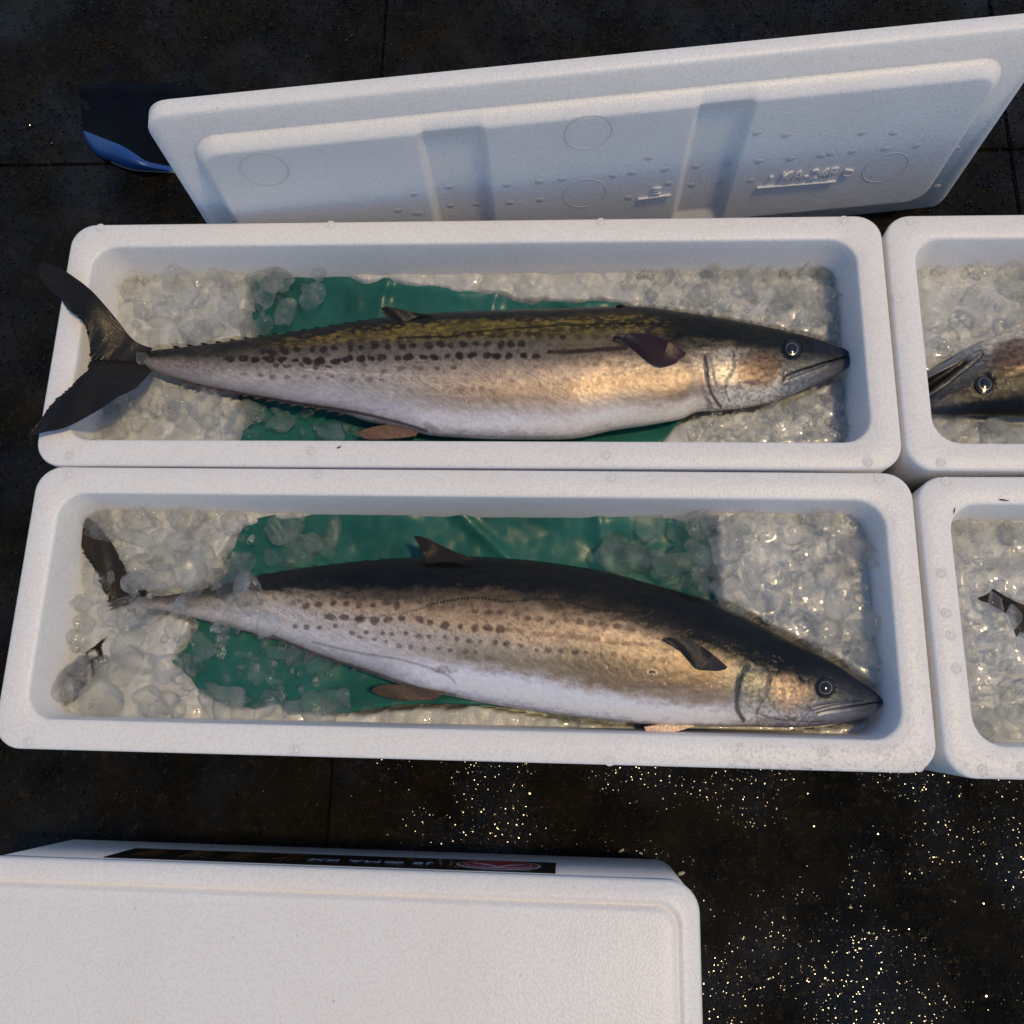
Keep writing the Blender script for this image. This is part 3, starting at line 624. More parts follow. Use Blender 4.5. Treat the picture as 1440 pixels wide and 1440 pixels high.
        # mouth
        mo = curve_pts([(1197,497.5),(1180,504),(1150,514),(1122,523),(1106,530),(1101,537)], 40); dm_ = poly_dist(u, t, mo)
        c = paint(c, u, t, (14,12,12), smooth01((1.9-dm_)/1.2)*.95); disp -= .003*np.exp(-(dm_/1.8)**2)
        mx = curve_pts([(1103,524),(1102,534),(1110,533),(1130,526),(1160,514)], 30); dx_ = poly_dist(u, t, mx); c = paint(c, u, t, (34,33,32), smooth01((1.3-dx_)/1)*.8); disp -= .001*np.exp(-(dx_/1.5)**2)
        jl = curve_pts([(1103,541),(1130,536),(1160,525),(1186,512)], 30); c = paint(c, u, t, (70,72,80), smooth01((5-poly_dist(u, t, jl))/5)*.5)
        c = paint(c, u, t, (175,165,150), smooth01((6-poly_dist(u, t, [(1090,541),(1098,532)]))/6)*.6)
        c = paint(c, u, t, (16,14,14), smooth01((4.5-poly_dist(u, t, [(1196,502),(1199,507)]))/3)*.8)
        eye = (1113.6, 490.5); er = 10.; hp = [(1136,493),(1142,490)]
    else:
        dk = (84, 60, 44)
        rows = [([(418,853),(460,848),(510,850),(572,852)], 19, 5.4, 5.2, 1.6, .8), ([(445,864),(492,870),(532,872),(573,869),(598,875),(632,879),(686,884),(706,885)], 20, 6.4, 5.6, 1.2, .85), ([(400,845),(460,840),(540,838),(620,836)], 13, 4.5, 4.2, 3, .5),
                ([(655,862),(705,860),(735,868),(800,873),(860,880),(900,884)], 19, 6.5, 4.8, 1.5, .7), ([(412,879),(440,881),(475,883)], 18, 4.4, 3.8, 1.6, .75), ([(484,889),(563,890),(615,896),(636,898),(700,904),(752,911),(801,918),(838,920),(890,927),(932,928)], 18.5, 4.3, 4.0, 1.3, .75),
                ([(490,894),(520,897),(555,906),(600,911),(632,915),(680,918)], 18, 4.2, 3.6, 1.4, .65), ([(740,908),(820,915)], 30, 4, 3.6, 2, .4), ([(600,852),(650,849),(700,850)], 15, 5, 4, 2.5, .4), ([(640,922),(700,928)], 18, 6, 5, 3, .3),
                ([(300,842),(360,850),(375,862)], 18, 6, 4.6, 2, .5)]
        for i, (pl, st, rx, ry, j, s) in enumerate(rows): c = apply_spots(c, u, t, spot_row(pl, st, rx, ry, j, 40+i), dk, s)
        w = smooth01((4.4-poly_dist(u, t, [(700,885),(735,887)])+2*(fnoise(u/8,t/8,8)-.5))/2); c = paint(c, u, t, (115,78,46), w*.55*(.4+fnoise(u/6,t/5,91)))
        w = smooth01((4.6-poly_dist(u, t, [(752,891),(800,894),(842,899)])+2*(fnoise(u/8,t/8,8)-.5))/2); c = paint(c, u, t, (115,78,46), w*.55*(.4+fnoise(u/6,t/5,91)))
        w = smooth01((4.6-poly_dist(u, t, [(852,901),(898,907),(905,907)])+2*(fnoise(u/8,t/8,8)-.5))/2); c = paint(c, u, t, (108,74,46), w*.55*(.4+fnoise(u/6,t/5,92)))
        d1 = poly_dist(u, t, curve_pts([(498,871),(540,866),(583,858),(610,849),(650,842),(680,841),(710,846),(750,843),(790,844),(840,858),(880,860),(930,865),(981,878),(1020,890)], 80)+np.array([0, .0]))
        c = paint(c, u, t, (38,28,12), smooth01((1.6-d1+.8*np.sin(u*1.3))/1.2)*np.where(u < 600, .5, .9))
        d3 = poly_dist(u, t, curve_pts([(440,903),(500,917),(560,927),(600,938),(630,950),(640,960)], 50)); c = paint(c, u, t, (95,88,90), smooth01((2.6-d3)/2.2)*.55)
        d3 = poly_dist(u, t, curve_pts([(380,893),(440,918),(490,935),(540,951),(590,968),(640,977)], 50)); c = paint(c, u, t, (70,60,58), smooth01((3.6-d3)/2.8)*.7)
        c = paint(c, u, t, (105,92,78), smooth01((1-np.hypot((u-625)/26, (t-942)/8))/.6)*.6*fnoise(u/4, t/4, 15)*1.6)
        wd = np.hypot((u-917)/6.5, (t-945)/3.2); c = paint(c, u, t, (185,160,150), smooth01((1.4-wd)/.3)*.8); c = paint(c, u, t, (70,8,12), smooth01((1.0-wd)/.25)*.95)
        g1 = poly_dist(u, t, curve_pts([(1052,936),(1043,948),(1038,965),(1036,985),(1039,1004),(1046,1013)], 30)); c = paint(c, u, t, (48,48,50), smooth01((5.0-g1+5*(fnoise(u/6,t/6,55)-.5))/3.6)*.85); disp -= .0014*np.exp(-(g1/3.2)**2)
        disp += .0009*smooth01((u-1038)/6)*smooth01((1140-u)/40)*smooth01(v/.2)*smooth01((.62-v)/.12)
        g2 = poly_dist(u, t, curve_pts([(1080,937),(1083,950),(1080,965),(1078,978),(1068,992),(1064,1003)], 30)); c = paint(c, u, t, (62,62,58), smooth01((2.6-g2+3*(fnoise(u/4,t/4,56)-.5))/2.2)*.7); disp -= .0008*np.exp(-(g2/2)**2)
        c = paint(c, u, t, (58,52,46), smooth01((1.7-poly_dist(u, t, curve_pts([(1066,1003),(1090,1010),(1120,1014),(1160,1014)], 20)))/1.3)*.6)
        ck = np.hypot((u-1107)/22, (t-972)/30); c = paint(c, u, t, (178,142,98), smooth01((1.05-ck)/.4)*(.3+.6*fnoise(u/6, t/6, 12)))
        mo = curve_pts([(1240,987.5),(1215,992),(1190,996.5),(1165,1001),(1150,1005)], 40); dm_ = poly_dist(u, t, mo)
        c = paint(c, u, t, (14,14,16), smooth01((1.7-dm_)/1.1)*.95); disp -= .0028*np.exp(-(dm_/1.8)**2)
        for ln in ([(1135,993),(1140,999),(1134,1006),(1128,1012)], [(1142,1001),(1170,993),(1215,985)], [(1145,994),(1180,988)], [(1105,1008),(1113,1012),(1122,1009)]):
            dx_ = poly_dist(u, t, curve_pts(ln, 20)); c = paint(c, u, t, (44,44,44), smooth01((1.3-dx_)/1)*.7); disp -= .0009*np.exp(-(dx_/1.4)**2)
        eye = (1161, 967); er = 10.5; hp = None
    # fine veining and freckles of the gill covers and cheeks
    hd = smooth01((u-(985 if kind == 'A' else 1035))/12)*smooth01((1180-u)/60)*smooth01((.78-v)/.1)
    hn = fnoise(u/3.5, t/3.0, 63, 3); c = c*(1-hd*.36*smooth01((hn-.56)/.08))[:, None]; c = c*(1+hd*.25*smooth01((.42-hn)/.08))[:, None]
    disp += hd*.0007*(fnoise(u/6, t/5, 64)-.5)
    # eye socket
    de = np.hypot(u-eye[0], t-eye[1]); c = paint(c, u, t, (14,14,13), smooth01((er*1.75+2.5*(fnoise(u/5,t/5,61)-.5)-de)/4.5)*.95); disp -= .0012*np.exp(-(de/(er*1.2))**4)
    if hp: c = paint(c, u, t, (30,28,26), smooth01((3-poly_dist(u, t, hp))/2)*.6)
    # mottling, scratches, scale sheen
    mot = fnoise(u/9, t/5, 21); am = .30+.45*smooth01((v-.5)/.2); c = c*(1+am*(mot-.5))[:, None]
    vn = fnoise(u/3.2, t/2.6, 33, 3); c = c*(1-.35*smooth01((vn-.58)/.12)*smooth01((.9-v)/.3)*smooth01((v-.25)/.2))[:, None]
    fl = smooth01((v-.1)/.2)*smooth01((.7-v)/.2)*body
    scr = fnoise((u+t*.8)/14, (t-u*.5)/1.5, 23, 2); c = c*(1+fl*.55*(scr-.5))[:, None]
    pk = fnoise(u/2., t/2., 25, 2); c = c*(.86+.28*pk)[:, None]
    disp += .0006*(fnoise(u/20, t/10, 27)-.5)+.00035*(fnoise(u/5, t/4, 28)-.5)
    g_ = c.mean(1, keepdims=True); sat = .72+.28*smooth01((v-.75)/.1)[:, None]; c = g_+(c-g_)*sat; c = c*(1+.30*smooth01((.26-v)/.12)*(v > .02)*smooth01((u-520)/80))[:, None]; L_ = c.mean(1, keepdims=True); c = c*(L_/(L_+.010))
    c = np.clip(c*Fd.get('k', 1.5), 0.002, .9)
    # normals for displacement: outward in the ring
    out = np.empty((n, m, 3)); cen = P.mean(1, keepdims=True); out = P-cen; out[..., 2] *= 1.2; out /= np.linalg.norm(out, axis=-1, keepdims=True)+1e-9
    P = P+out*disp.reshape(n, m)[..., None]*vis[None, :, None]
    if gape:      # lower jaw drops open: a wedge at the snout, seen as the dark mouth
        uu2, tt2 = uu, tt
        # line from the tip inward
        q = np.clip((uu2-1112)/85, 0, 1); cen_t = 537-(uu2-1105)*.33
        side = np.tanh((tt2-cen_t)/3.); sh = side*q*9.
        xx, yy_ = pr(P); Pn = np.empty_like(P); dd = np.stack([(xx-720)/F, -(yy_+sh-720)/F, -np.ones_like(xx)], -1) @ M.T
        tq = (P[..., 2]-CAM[2])/dd[..., 2]; P = CAM+tq[..., None]*dd
        dw = np.abs(tt2-cen_t); P[..., 2] -= .012*q*np.exp(-(dw/2.6)**2)*(vis[None])
        cc = c.reshape(n, m, 3); w = smooth01((4.5-dw)/1.5)*smooth01(q*6); cc = cc*(1-w[..., None])+lin((30,18,14))*w[..., None]; c = cc.reshape(-1, 3)
    Pf = P.reshape(-1, 3)
    if Tp is not None: Pf = Tp(Pf)
    idx = np.arange(n*m).reshape(n, m); nx_ = np.roll(idx, -1, 1)
    Q = np.stack([idx[:-1], idx[1:], nx_[1:], nx_[:-1]], -1).reshape(-1, 4)
    root = empty('mackerel', tuple(Pf.mean(0)*np.array([1, 1, 1]) - np.array([0, 0, wm*.9])))
    tag(root, label, 'fish', 'whole mackerel laid on ice')
    off = np.array(root.location)
    me = mesh_np('body', Pf-off, Q); col_attr(me, c); obj('body', me, FISH, root)
    TF = (lambda x, y, z: (Tp(px(x, y, z)[None])[0] if Tp is not None else px(x, y, z))-off)
    # eye: ball with lens, iris ring and pupil
    zi = P[..., 2].reshape(-1)[np.argmin(np.where(np.repeat(vis[None], n, 0).ravel(), (u-eye[0])**2+(t-eye[1])**2, 1e9))]
    def disc(name, r_, z0, dome, mat, r_in=0., cxy=(0, 0)):
        V = []; Fc = []; nn = 28; rs = np.linspace(r_in, 1, 7)
        for q in rs:
            for i in range(nn):
                a = 2*math.pi*i/nn; p = TF(eye[0]+cxy[0]+r_*q*math.cos(a)*1.03, eye[1]+cxy[1]+r_*q*math.sin(a), z0+dome*(1-q*q)); V.append(p)
        for s_ in range(6):
            for i in range(nn): j = (i+1) % nn; Fc.append((s_*nn+i, (s_+1)*nn+i, (s_+1)*nn+j, s_*nn+j))
        return mesh(name, V, Fc)
    eb = obj('eye', disc('eye', er*1.25, zi+.0002, .0022, EYE), EYE, root)
    ir = obj('iris', disc('iris', er*.88, zi+.0014, .0010, IRIS, .84), IRIS, eb)
    obj('pupil', disc('pupil', er*.66, zi+.0018, .0010, PUPIL), PUPIL, eb)
    def Tz(x, y, z): return TF(x, y, z)
    def surf(x, y):      # height of the flank under a point
        i = int(np.clip(np.searchsorted(us, x), 0, n-1)); f = np.clip((y-ty[i])/(by[i]-ty[i]), 0.02, .98); return zc+wz[i]*math.sqrt(max(0, 1-(2*f-1)**2))
    if kind == 'A':
        tz = lambda hi: (lambda a, k: -.024+.032*k**.8 + (0 if not tail_buried else -.03*k))
        up = fin_mesh('tail_fin', [(214,491),(205,499),(196,503),(192,507)], [(52,371),(84,415),(118,452),(127,497)], (26,21,15), (30,24,16), 90, 18, lambda a, k: -.034+(.046 if a < 2 else 0)*k**.55, Tz, .0016, 1.)
        # outlines of the lobes are bent, so build them as strips that follow both edges
        lobes = [([(215,490),(188,478),(160,444),(130,410),(102,388),(82,376),(60,369),(50,373)], [(196,514),(150,509),(129,505),(127,494),(125,478),(118,452),(98,437),(85,420),(62,398),(50,375)]),
                 ([(214,522),(190,546),(165,559),(140,576),(95,600),(62,608),(36,616)], [(196,503),(150,506),(127,508),(124,520),(110,532),(98,546),(75,566),(48,602),(35,616)])]
        bpy.data.meshes.remove(up)
        for o_, i_ in lobes: obj('tail_lobe', lobe_mesh(o_, i_, Tz, lambda k: -.036+.048*math.sin(min(1, k*1.6)*math.pi/2), (30,25,17), (20,18,15)), FIN, root)
        pf = lobe_mesh([(966,497),(942,481),(910,469.5),(880,469),(862,474)], [(962,507),(932,515),(908,505),(890,492),(866,480),(862,475)], Tz, lambda k: surf(965-100*k, 498-22*k)-.0015+.0075*min(1, k*3.5)+.0015*math.sin(k*7), (58,30,34), (20,21,32), .12)
        obj('pectoral_fin', pf, FIN, root)
        obj('dorsal_fin', lobe_mesh([(622,446),(590,441),(560,434),(545,431),(536,433)], [(600,452),(575,452),(560,450),(545,446),(537,438)], Tz, lambda k: surf(600, 449)+.004+.012*k, (20,18,13), (16,15,12), .15), FIN, root)
        obj('first_dorsal_fin', lobe_mesh([(905,437),(885,431),(872,428),(866,430)], [(925,439),(900,439),(880,437),(868,433)], Tz, lambda k: zc+.012+.006*k, (14,13,10), (12,12,10), .1), FIN, root)
        obj('anal_fin', lobe_mesh([(590,604),(565,600),(540,598),(515,603),(502,609)], [(585,613),(560,616),(530,618),(512,616),(503,611)], Tz, lambda k: zc-.002+.004*k, (96,74,64), (84,66,56), 1.5), FIN, root)
        fl_ = [(x, np.interp(x, us, by), 1) for x in range(262, 500, 17)]+[(x, np.interp(x, us, ty), -1) for x in range(250, 520, 20)]
        for x, y, s in fl_:
            if s > 0: o = lobe_mesh([(x+7, y-1), (x+1, y+1.6), (x-8, y+2.6)], [(x-4, y-1), (x-6, y+1.5), (x-8, y+4)], Tz, lambda k: zc+.001, (70,52,46), (84,64,56), .2, 12, 6)
            else: o = lobe_mesh([(x+5, y), (x, y-2.5), (x-7, y-3.2)], [(x-4, y+1), (x-6, y-1), (x-8, y-2.6)], Tz, lambda k: zc+.002, (20,18,14), (16,14,12), .2, 12, 6)
            obj('finlet', o, FIN, root)
        for k_ in range(16):
            x = 1010+k_*6.2; y = np.interp(x, us, ty)
            obj('dorsal_spine', lobe_mesh([(x+2, y+1), (x, y-1.5), (x-4, y-2.8)], [(x-3, y+1), (x-4, y), (x-5, y-2)], Tz, lambda k: zc+.008, (10,10,8), (12,12,10), .1, 8, 5), FIN, root)
    else:
        lobes = [([(216,836),(200,826),(178,800),(158,765),(142,742),(128,730),(108,719),(92,716)], [(212,848),(180,850),(160,852),(146,825),(134,800),(118,775),(106,752),(96,738),(90,722)]),
                 ([(216,856),(206,885),(190,915),(165,940),(130,965),(104,985),(90,990)], [(212,849),(180,852),(158,860),(150,885),(140,905),(115,925),(92,938),(82,955),(84,980)])]
        for o_, i_ in lobes: obj('tail_lobe', lobe_mesh(o_, i_, Tz, lambda k: (-.040-.045*k) if tail_buried else ((-.058+.012*k) if o_[0][1] < 850 else (-.066+.008*k)), (34,29,21), (30,26,18), 2.2), FIN, root)
        obj('pectoral_fin', lobe_mesh([(1023,938),(1006,923),(985,908),(958,898),(938,896)], [(1018,944),(985,941),(972,930),(960,918),(945,908),(932,900)], Tz, lambda k: surf(1015-70*k, 940-30*k)-.0015+.0070*min(1, k*3.5)+.0015*math.sin(k*7), (44,42,44), (18,19,20), .9), FIN, root)
        obj('dorsal_fin', lobe_mesh([(668,786),(640,776),(615,764),(598,756),(582,753)], [(600,792),(596,784),(592,774),(588,764),(583,757)], Tz, lambda k: zc+.026-.006*k, (34,28,20), (40,32,22), .8), FIN, root)
        obj('anal_fin', lobe_mesh([(625,974),(590,968),(560,963),(535,964),(522,970)], [(612,984),(580,985),(555,983),(535,978),(523,972)], Tz, lambda k: zc+.012, (70,56,46), (60,48,38), 1.5), FIN, root)
        obj('pelvic_fin', lobe_mesh([(978,1020),(955,1019),(930,1019),(906,1022)], [(962,1026),(945,1030),(928,1033),(910,1032)], Tz, lambda k: zc+.002, (205,180,165), (190,165,150), 1.4, 40, 16), FIN, root)
        fl_ = [(x, np.interp(x, us, by), 1) for x in range(300, 520, 20)]+[(x, np.interp(x, us, ty), -1) for x in range(300, 560, 24)]
        for x, y, s in fl_:
            o = lobe_mesh([(x+7, y-s), (x+1, y+1.2*s), (x-8, y+2.0*s)], [(x-4, y-1), (x-6, y+1.5*s), (x-8, y+3.5*s)], Tz, lambda k: zc+.001, (90,76,66) if s > 0 else (20,18,14), (100,85,75) if s > 0 else (16,14,12), .2, 12, 6)
            obj('finlet', o, FIN, root)
    return root
def lobe_mesh(outer, inner, T, zf, c1, c2, rag=1., ns=90, nt=44):
    """fin blade between a leading edge and a trailing edge, both running root to tip; rays fan towards the trailing edge"""
    a = curve_pts(outer, ns); b = curve_pts(inner, ns); r_ = np.random.default_rng(int(outer[0][0]+outer[-1][1])); V = []; cols = []
    jag = r_.random(ns)
    cb, ct = lin(c1)*(1.1 if c1[0] < 60 else 1.5), lin(c2)*(1.1 if c1[0] < 60 else 1.5)
    for side in (1, -1):
        for i in range(ns):
            k = i/(ns-1)
            for j in range(nt):
                q = j/(nt-1); ii = min(max(i+ (q-.5)*0, 0), ns-1); p = a[i]*(1-q)+b[i]*q
                if q > .8 and 0 < i < ns-3: p = p+((b[min(i+3, ns-1)]-b[i-1])*.9+(b[i]-a[i])*.06)*(rag*jag[i//3]*((q-.8)/.2)**1.5)*(1 if i % 3 == 1 else -.1)
                rho = (q-k*.8)*15; ray = .5+.5*math.sin(rho*2*math.pi); th = .0011*(1-.8*q)*(1-.6*k)+.00025*ray
                z = zf(k)+.0012*math.sin(k*9+q*4); V.append(T(p[0], p[1], z+side*th)); n_ = (.35+.75*ray if c1[0] < 60 else .8+.25*ray)+.25*r_.random()
                cols.append((cb*(1-k)+ct*k)*n_+(lin((110,82,38))*.8*max(0, ray-.7)*jag[int(rho) % ns]*(.5+.5*math.sin(k*9)) if c1[0] < 45 else 0))
    idx = np.arange(2*ns*nt).reshape(2, ns, nt); Q = []
    for s in (0, 1):
        q = np.stack([idx[s, :-1, :-1], idx[s, 1:, :-1], idx[s, 1:, 1:], idx[s, :-1, 1:]], -1).reshape(-1, 4); Q.append(q if s == 0 else q[:, ::-1])
    for l0, l1 in ((idx[0, :, -1], idx[1, :, -1]), (idx[0, 0, :], idx[1, 0, :]), (idx[0, -1, :], idx[1, -1, :]), (idx[0, :, 0], idx[1, :, 0])):
        Q.append(np.stack([l0[:-1], l0[1:], l1[1:], l1[:-1]], -1))
    me = mesh_np('fin', np.array(V), np.concatenate(Q)); col_attr(me, np.array(cols).clip(0, 1)); me.materials.append(FIN)
    return me
EYE = m_simple('eye_dark', (.010,.010,.010), .12, coat=.6); IRIS = m_simple('eye_iris', (.20,.16,.08), .3, metal=.4, coat=1., var=.4, varscale=400); PUPIL = m_simple('eye_pupil', (.006,.006,.008), .08, coat=1.)
fish_a = build_fish('A', 'slim spotted mackerel with its forked tail hanging over the box rim')
fish_b = build_fish('B', 'plump spotted mackerel with a small red wound, tail buried in ice')
def rot_about(src, dst, ang):
    s, d = np.array(src), np.array(dst); ca, sa = math.cos(ang), math.sin(ang)
    def f(P):
        q = P-np.array([s[0], s[1], 0]); r_ = np.stack([q[:, 0]*ca-q[:, 1]*sa, q[:, 0]*sa+q[:, 1]*ca, q[:, 2]], -1); return r_+np.array([d[0], d[1], 0])
    return f
fish_c = build_fish('A', 'mackerel head pointing left with its jaws open, in the upper right box', Tp=rot_about(px(1113.6, 490.5, -.02)[:2], px(1387, 537, -.02)[:2], math.pi+R(11)), res=.62, gape=True)
fish_d = build_fish('B', 'mackerel almost hidden under ice with only dark fins showing, in the lower right box', Tp=lambda P, f=rot_about(px(150, 850, -.04)[:2], px(1388, 872, -.04)[:2], R(3)): f(P)-np.array([0, 0, .007]), res=.42, tail_buried=True)

# ------------------------------------------------------------------ green sheets under the fish
def green_sheet(label, top, bot, z0, seed, folds):
    nu, nv = 150, 60; a = curve_pts(top, nu); b = curve_pts(bot, nu); q = np.linspace(0, 1, nv)[None, :, None]
    p = a[:, None]*(1-q)+b[:, None]*q; u, t = p[..., 0], p[..., 1]; q = q[..., 0]
    z = z0+.010*(fnoise(u/90, t/60, seed)-.5)+.004*(fnoise(u/22, t/30, seed+5)-.5)
    for (x0, y0, x1, y1, w, h) in folds: z = z+1.3*h*np.exp(-(poly_dist(u, t, [(x0, y0), (x1, y1)])/w)**2)
    e = np.minimum(q, 1-q); z = z+.011*np.exp(-(e/.10)**2)
    V = [px(u[i, j], t[i, j], z[i, j]) for i in range(nu) for j in range(nv)]
    Fc = [(i*nv+j, (i+1)*nv+j, (i+1)*nv+j+1, i*nv+j+1) for i in range(nu-1) for j in range(nv-1)]
    o = obj('green_sheet', mesh('green_sheet', V, Fc), SHEET); tag(o, label, 'sheet', 'green sheets under the fish')
    s = o.modifiers.new('solid', 'SOLIDIFY'); s.thickness = .0005
green_sheet('green sheet under the mackerel whose tail hangs over the rim', [(352,392),(400,386),(430,385),(500,388),(560,393),(640,405),(700,408),(740,415),(800,421),(880,424),(935,434),(960,445)],
            [(330,628),(420,632),(520,634),(640,634),(760,634),(870,632),(925,624),(965,584)], -.080, 3, [(545,395,530,450,8,.004),(700,405,690,440,10,.004),(430,600,640,625,9,.005)])
green_sheet('green sheet under the plump mackerel with its tail in ice', [(338,735),(400,722),(480,719),(560,716),(640,712),(700,711),(780,713),(860,721),(930,726),(1005,733)],
            [(240,930),(300,985),(380,1000),(470,1004),(560,992),(640,990),(720,996),(820,1010),(930,1018),(1010,1022)], -.078, 9, [(640,716,720,790,9,.006),(380,740,420,800,8,.004),(840,720,850,790,8,.003),(620,985,740,992,8,.004)])

# ------------------------------------------------------------------ ice
def chunk_mesh(seed, sub=3, flat=3, mat=None):
    r_ = random.Random(seed); bm = bmesh.new(); bmesh.ops.create_icosphere(bm, subdivisions=sub, radius=1)
    s = (r_.uniform(.95, 1.5), r_.uniform(.65, 1.15), r_.uniform(.5, .85)); o = Vector((r_.random()*50, r_.random()*50, 0))
    planes = [(Vector((r_.gauss(0, 1), r_.gauss(0, 1), r_.gauss(0, 1))).normalized(), r_.uniform(.42, .74)) for _ in range(flat+6)]
    for v in bm.verts:
        p = v.co.copy()
        for nrm, d in planes:
            k = p.dot(nrm)-d
            if k > 0: p -= nrm*k*.97
        p *= 1+.20*mnoise.noise(p*1.1+o)+.03*mnoise.noise(p*3.4+o)
        v.co = Vector((p.x*s[0], p.y*s[1], p.z*s[2]))
    me = bpy.data.meshes.new('ice_chunk'); bm.to_mesh(me); bm.free(); me.polygons.foreach_set('use_smooth', [True]*len(me.polygons))
    if mat: me.materials.append(mat)
    return me
CH = [chunk_mesh(i, 4, 2+i % 4, ICE if i % 3 else ICE2) for i in range(18)]
SM = [chunk_mesh(100+i, 2, 6) for i in range(8)]
def sm_data(me):
    V = np.empty(len(me.vertices)*3, np.float32); me.vertices.foreach_get('co', V); Q = np.empty(len(me.polygons)*3, np.int32); me.polygons.foreach_get('vertices', Q)
    return V.reshape(-1, 3), Q.reshape(-1, 3)
SMD = [sm_data(m) for m in SM]
def rand_rot(r_):
    q = r_.normal(size=4); q /= np.linalg.norm(q); w, x, y, z = q
    return np.array([[1-2*(y*y+z*z), 2*(x*y-z*w), 2*(x*z+y*w)],[2*(x*y+z*w), 1-2*(x*x+z*z), 2*(y*z-x*w)],[2*(x*z-y*w), 2*(y*z+x*w), 1-2*(x*x+y*y)]])
def scatter(poly, n, rmin, seed, avoid=()):
    r_ = np.random.default_rng(seed); P = np.array(poly, float); x0, y0 = P.min(0); x1, y1 = P.max(0); out = []; tries = 0
    while len(out) < n and tries < n*60:
        tries += 1; x, y = r_.uniform(x0, x1), r_.uniform(y0, y1)
        if not inside(np.array(x), np.array(y), poly): continue
        if any(inside(np.array(x), np.array(y), a) for a in avoid): continue
        if any((x-a)**2+(y-b)**2 < rmin*rmin for a, b in out): continue
        out.append((x, y))
    return out
def outline(Fd, grow=0):
    t = [(x, y-grow) for x, y in Fd['top']]; b = [(x, y+grow) for x, y in Fd['bot']]; return t+b[::-1]
OUT_A, OUT_B = outline(FISH_A, -4), outline(FISH_B, -4)
# regions: (box, polygon in measured coordinates, top height of the heap, individual chunks, size m, bits, label, group)
TAIL_A = [(214,485),(100,385),(50,370),(120,500),(35,616),(214,525)]
REG = [
 ('a', [(150,372),(250,362),(380,372),(440,388),(442,425),(395,450),(350,470),(230,488),(180,440)], -.050, 42, .0155, 260, 'heap above the overhanging tail', 'ice chunks above the upper tail', [TAIL_A]),
 ('a', [(120,560),(200,528),(240,545),(330,565),(420,580),(490,600),(500,612),(120,612)], -.052, 26, .0150, 170, 'heap below the overhanging tail', 'ice chunks below the upper tail', [TAIL_A]),
 ('a', [(890,365),(960,358),(1190,352),(1198,480),(1160,470),(1080,450),(960,432),(900,420),(880,395)], -.050, 44, .0120, 420, 'heap above the upper head', 'ice chunks above the upper head', []),
 ('a', [(960,592),(1010,582),(1110,566),(1190,530),(1212,560),(1215,618),(965,618)], -.050, 20, .0120, 220, 'heap under the upper jaw', 'ice chunks under the upper jaw', []),
 ('b', [(92,730),(150,705),(330,712),(350,735),(345,780),(320,810),(230,835),(200,820),(140,760)], -.047, 36, .0175, 230, 'heap above the buried tail', 'ice chunks above the buried tail', []),
 ('b', [(70,820),(150,800),(220,840),(330,895),(400,905),(440,930),(480,965),(440,1012),(60,1005),(52,960)], -.047, 52, .0180, 330, 'heap below the buried tail', 'ice chunks below the buried tail', []),
 ('b', [(345,735),(400,724),(480,722),(478,775),(430,795),(360,805)], -.064, 14, .0165, 20, 'on green sheet near buried tail', 'ice chunks on the green sheet by the tail', []),
 ('b', [(910,728),(1000,733),(1000,840),(930,815),(870,800),(860,760)], -.060, 15, .0180, 25, 'on green sheet near lower head', 'ice chunks on the green sheet by the head', []),
 ('b', [(975,760),(1000,722),(1210,720),(1232,760),(1238,960),(1200,945),(1130,905),(1060,870),(990,835)], -.034, 46, .0175, 330, 'heap above the lower head', 'ice chunks above the lower head', []),
 ('b', [(480,985),(640,995),(800,1015),(900,1025),(890,1032),(470,1018)], -.066, 10, .0120, 130, 'row under the lower belly', 'ice chunks under the lower belly', []),
 ('c', [(1300,360),(1440,350),(1475,355),(1475,480),(1380,488),(1318,500)], -.045, 16, .0150, 150, 'heap above left pointing head', 'ice chunks in the upper right box', []),
 ('c', [(1325,585),(1360,585),(1410,600),(1475,612),(1475,620),(1340,615)], -.045, 8, .0150, 60, 'row below left pointing head', 'ice chunks below the left pointing head', []),
 ('d', [(1348,720),(1475,715),(1475,850),(1400,830),(1352,830)], -.042, 14, .0150, 120, 'heap above the dark fins', 'ice chunks above the dark fins', []),
 ('d', [(1355,850),(1410,870),(1475,900),(1475,1040),(1380,1040)], -.040, 16, .0150, 140, 'heap below the dark fins', 'ice chunks below the dark fins', []),
 ('a', [(470,370),(880,372),(880,412),(740,405),(560,384)], -.082, 8, .0105, 120, 'row along upper far wall', 'ice chunks by the far wall', []),
 # bits over the buried peduncle
 ('b', [(150,800),(215,825),(330,812),(352,830),(370,880),(330,890),(215,870),(150,880)], -.022, 13, .0150, 60, 'lying over the lower tail stalk', 'ice chunks over the lower tail stalk', []),
]
bits = {'a': [], 'b': [], 'c': [], 'd': []}
def cl_box(which, P, m=.010):
    bx = dict(a=A0, b=B0, c=C0, d=D0)[which]
    P[0] = min(max(P[0], bx[0]+.042+m), bx[0]+.958-m); P[1] = min(max(P[1], bx[1]+.040+m), bx[1]+W-.040-m); return P
cnt = 0
REG = [(b_, [tuple(np.mean(p_, 0)+(np.array(q_)-np.mean(p_, 0))*1.06) for q_ in p_], *rest) for b_, p_, *rest in REG]
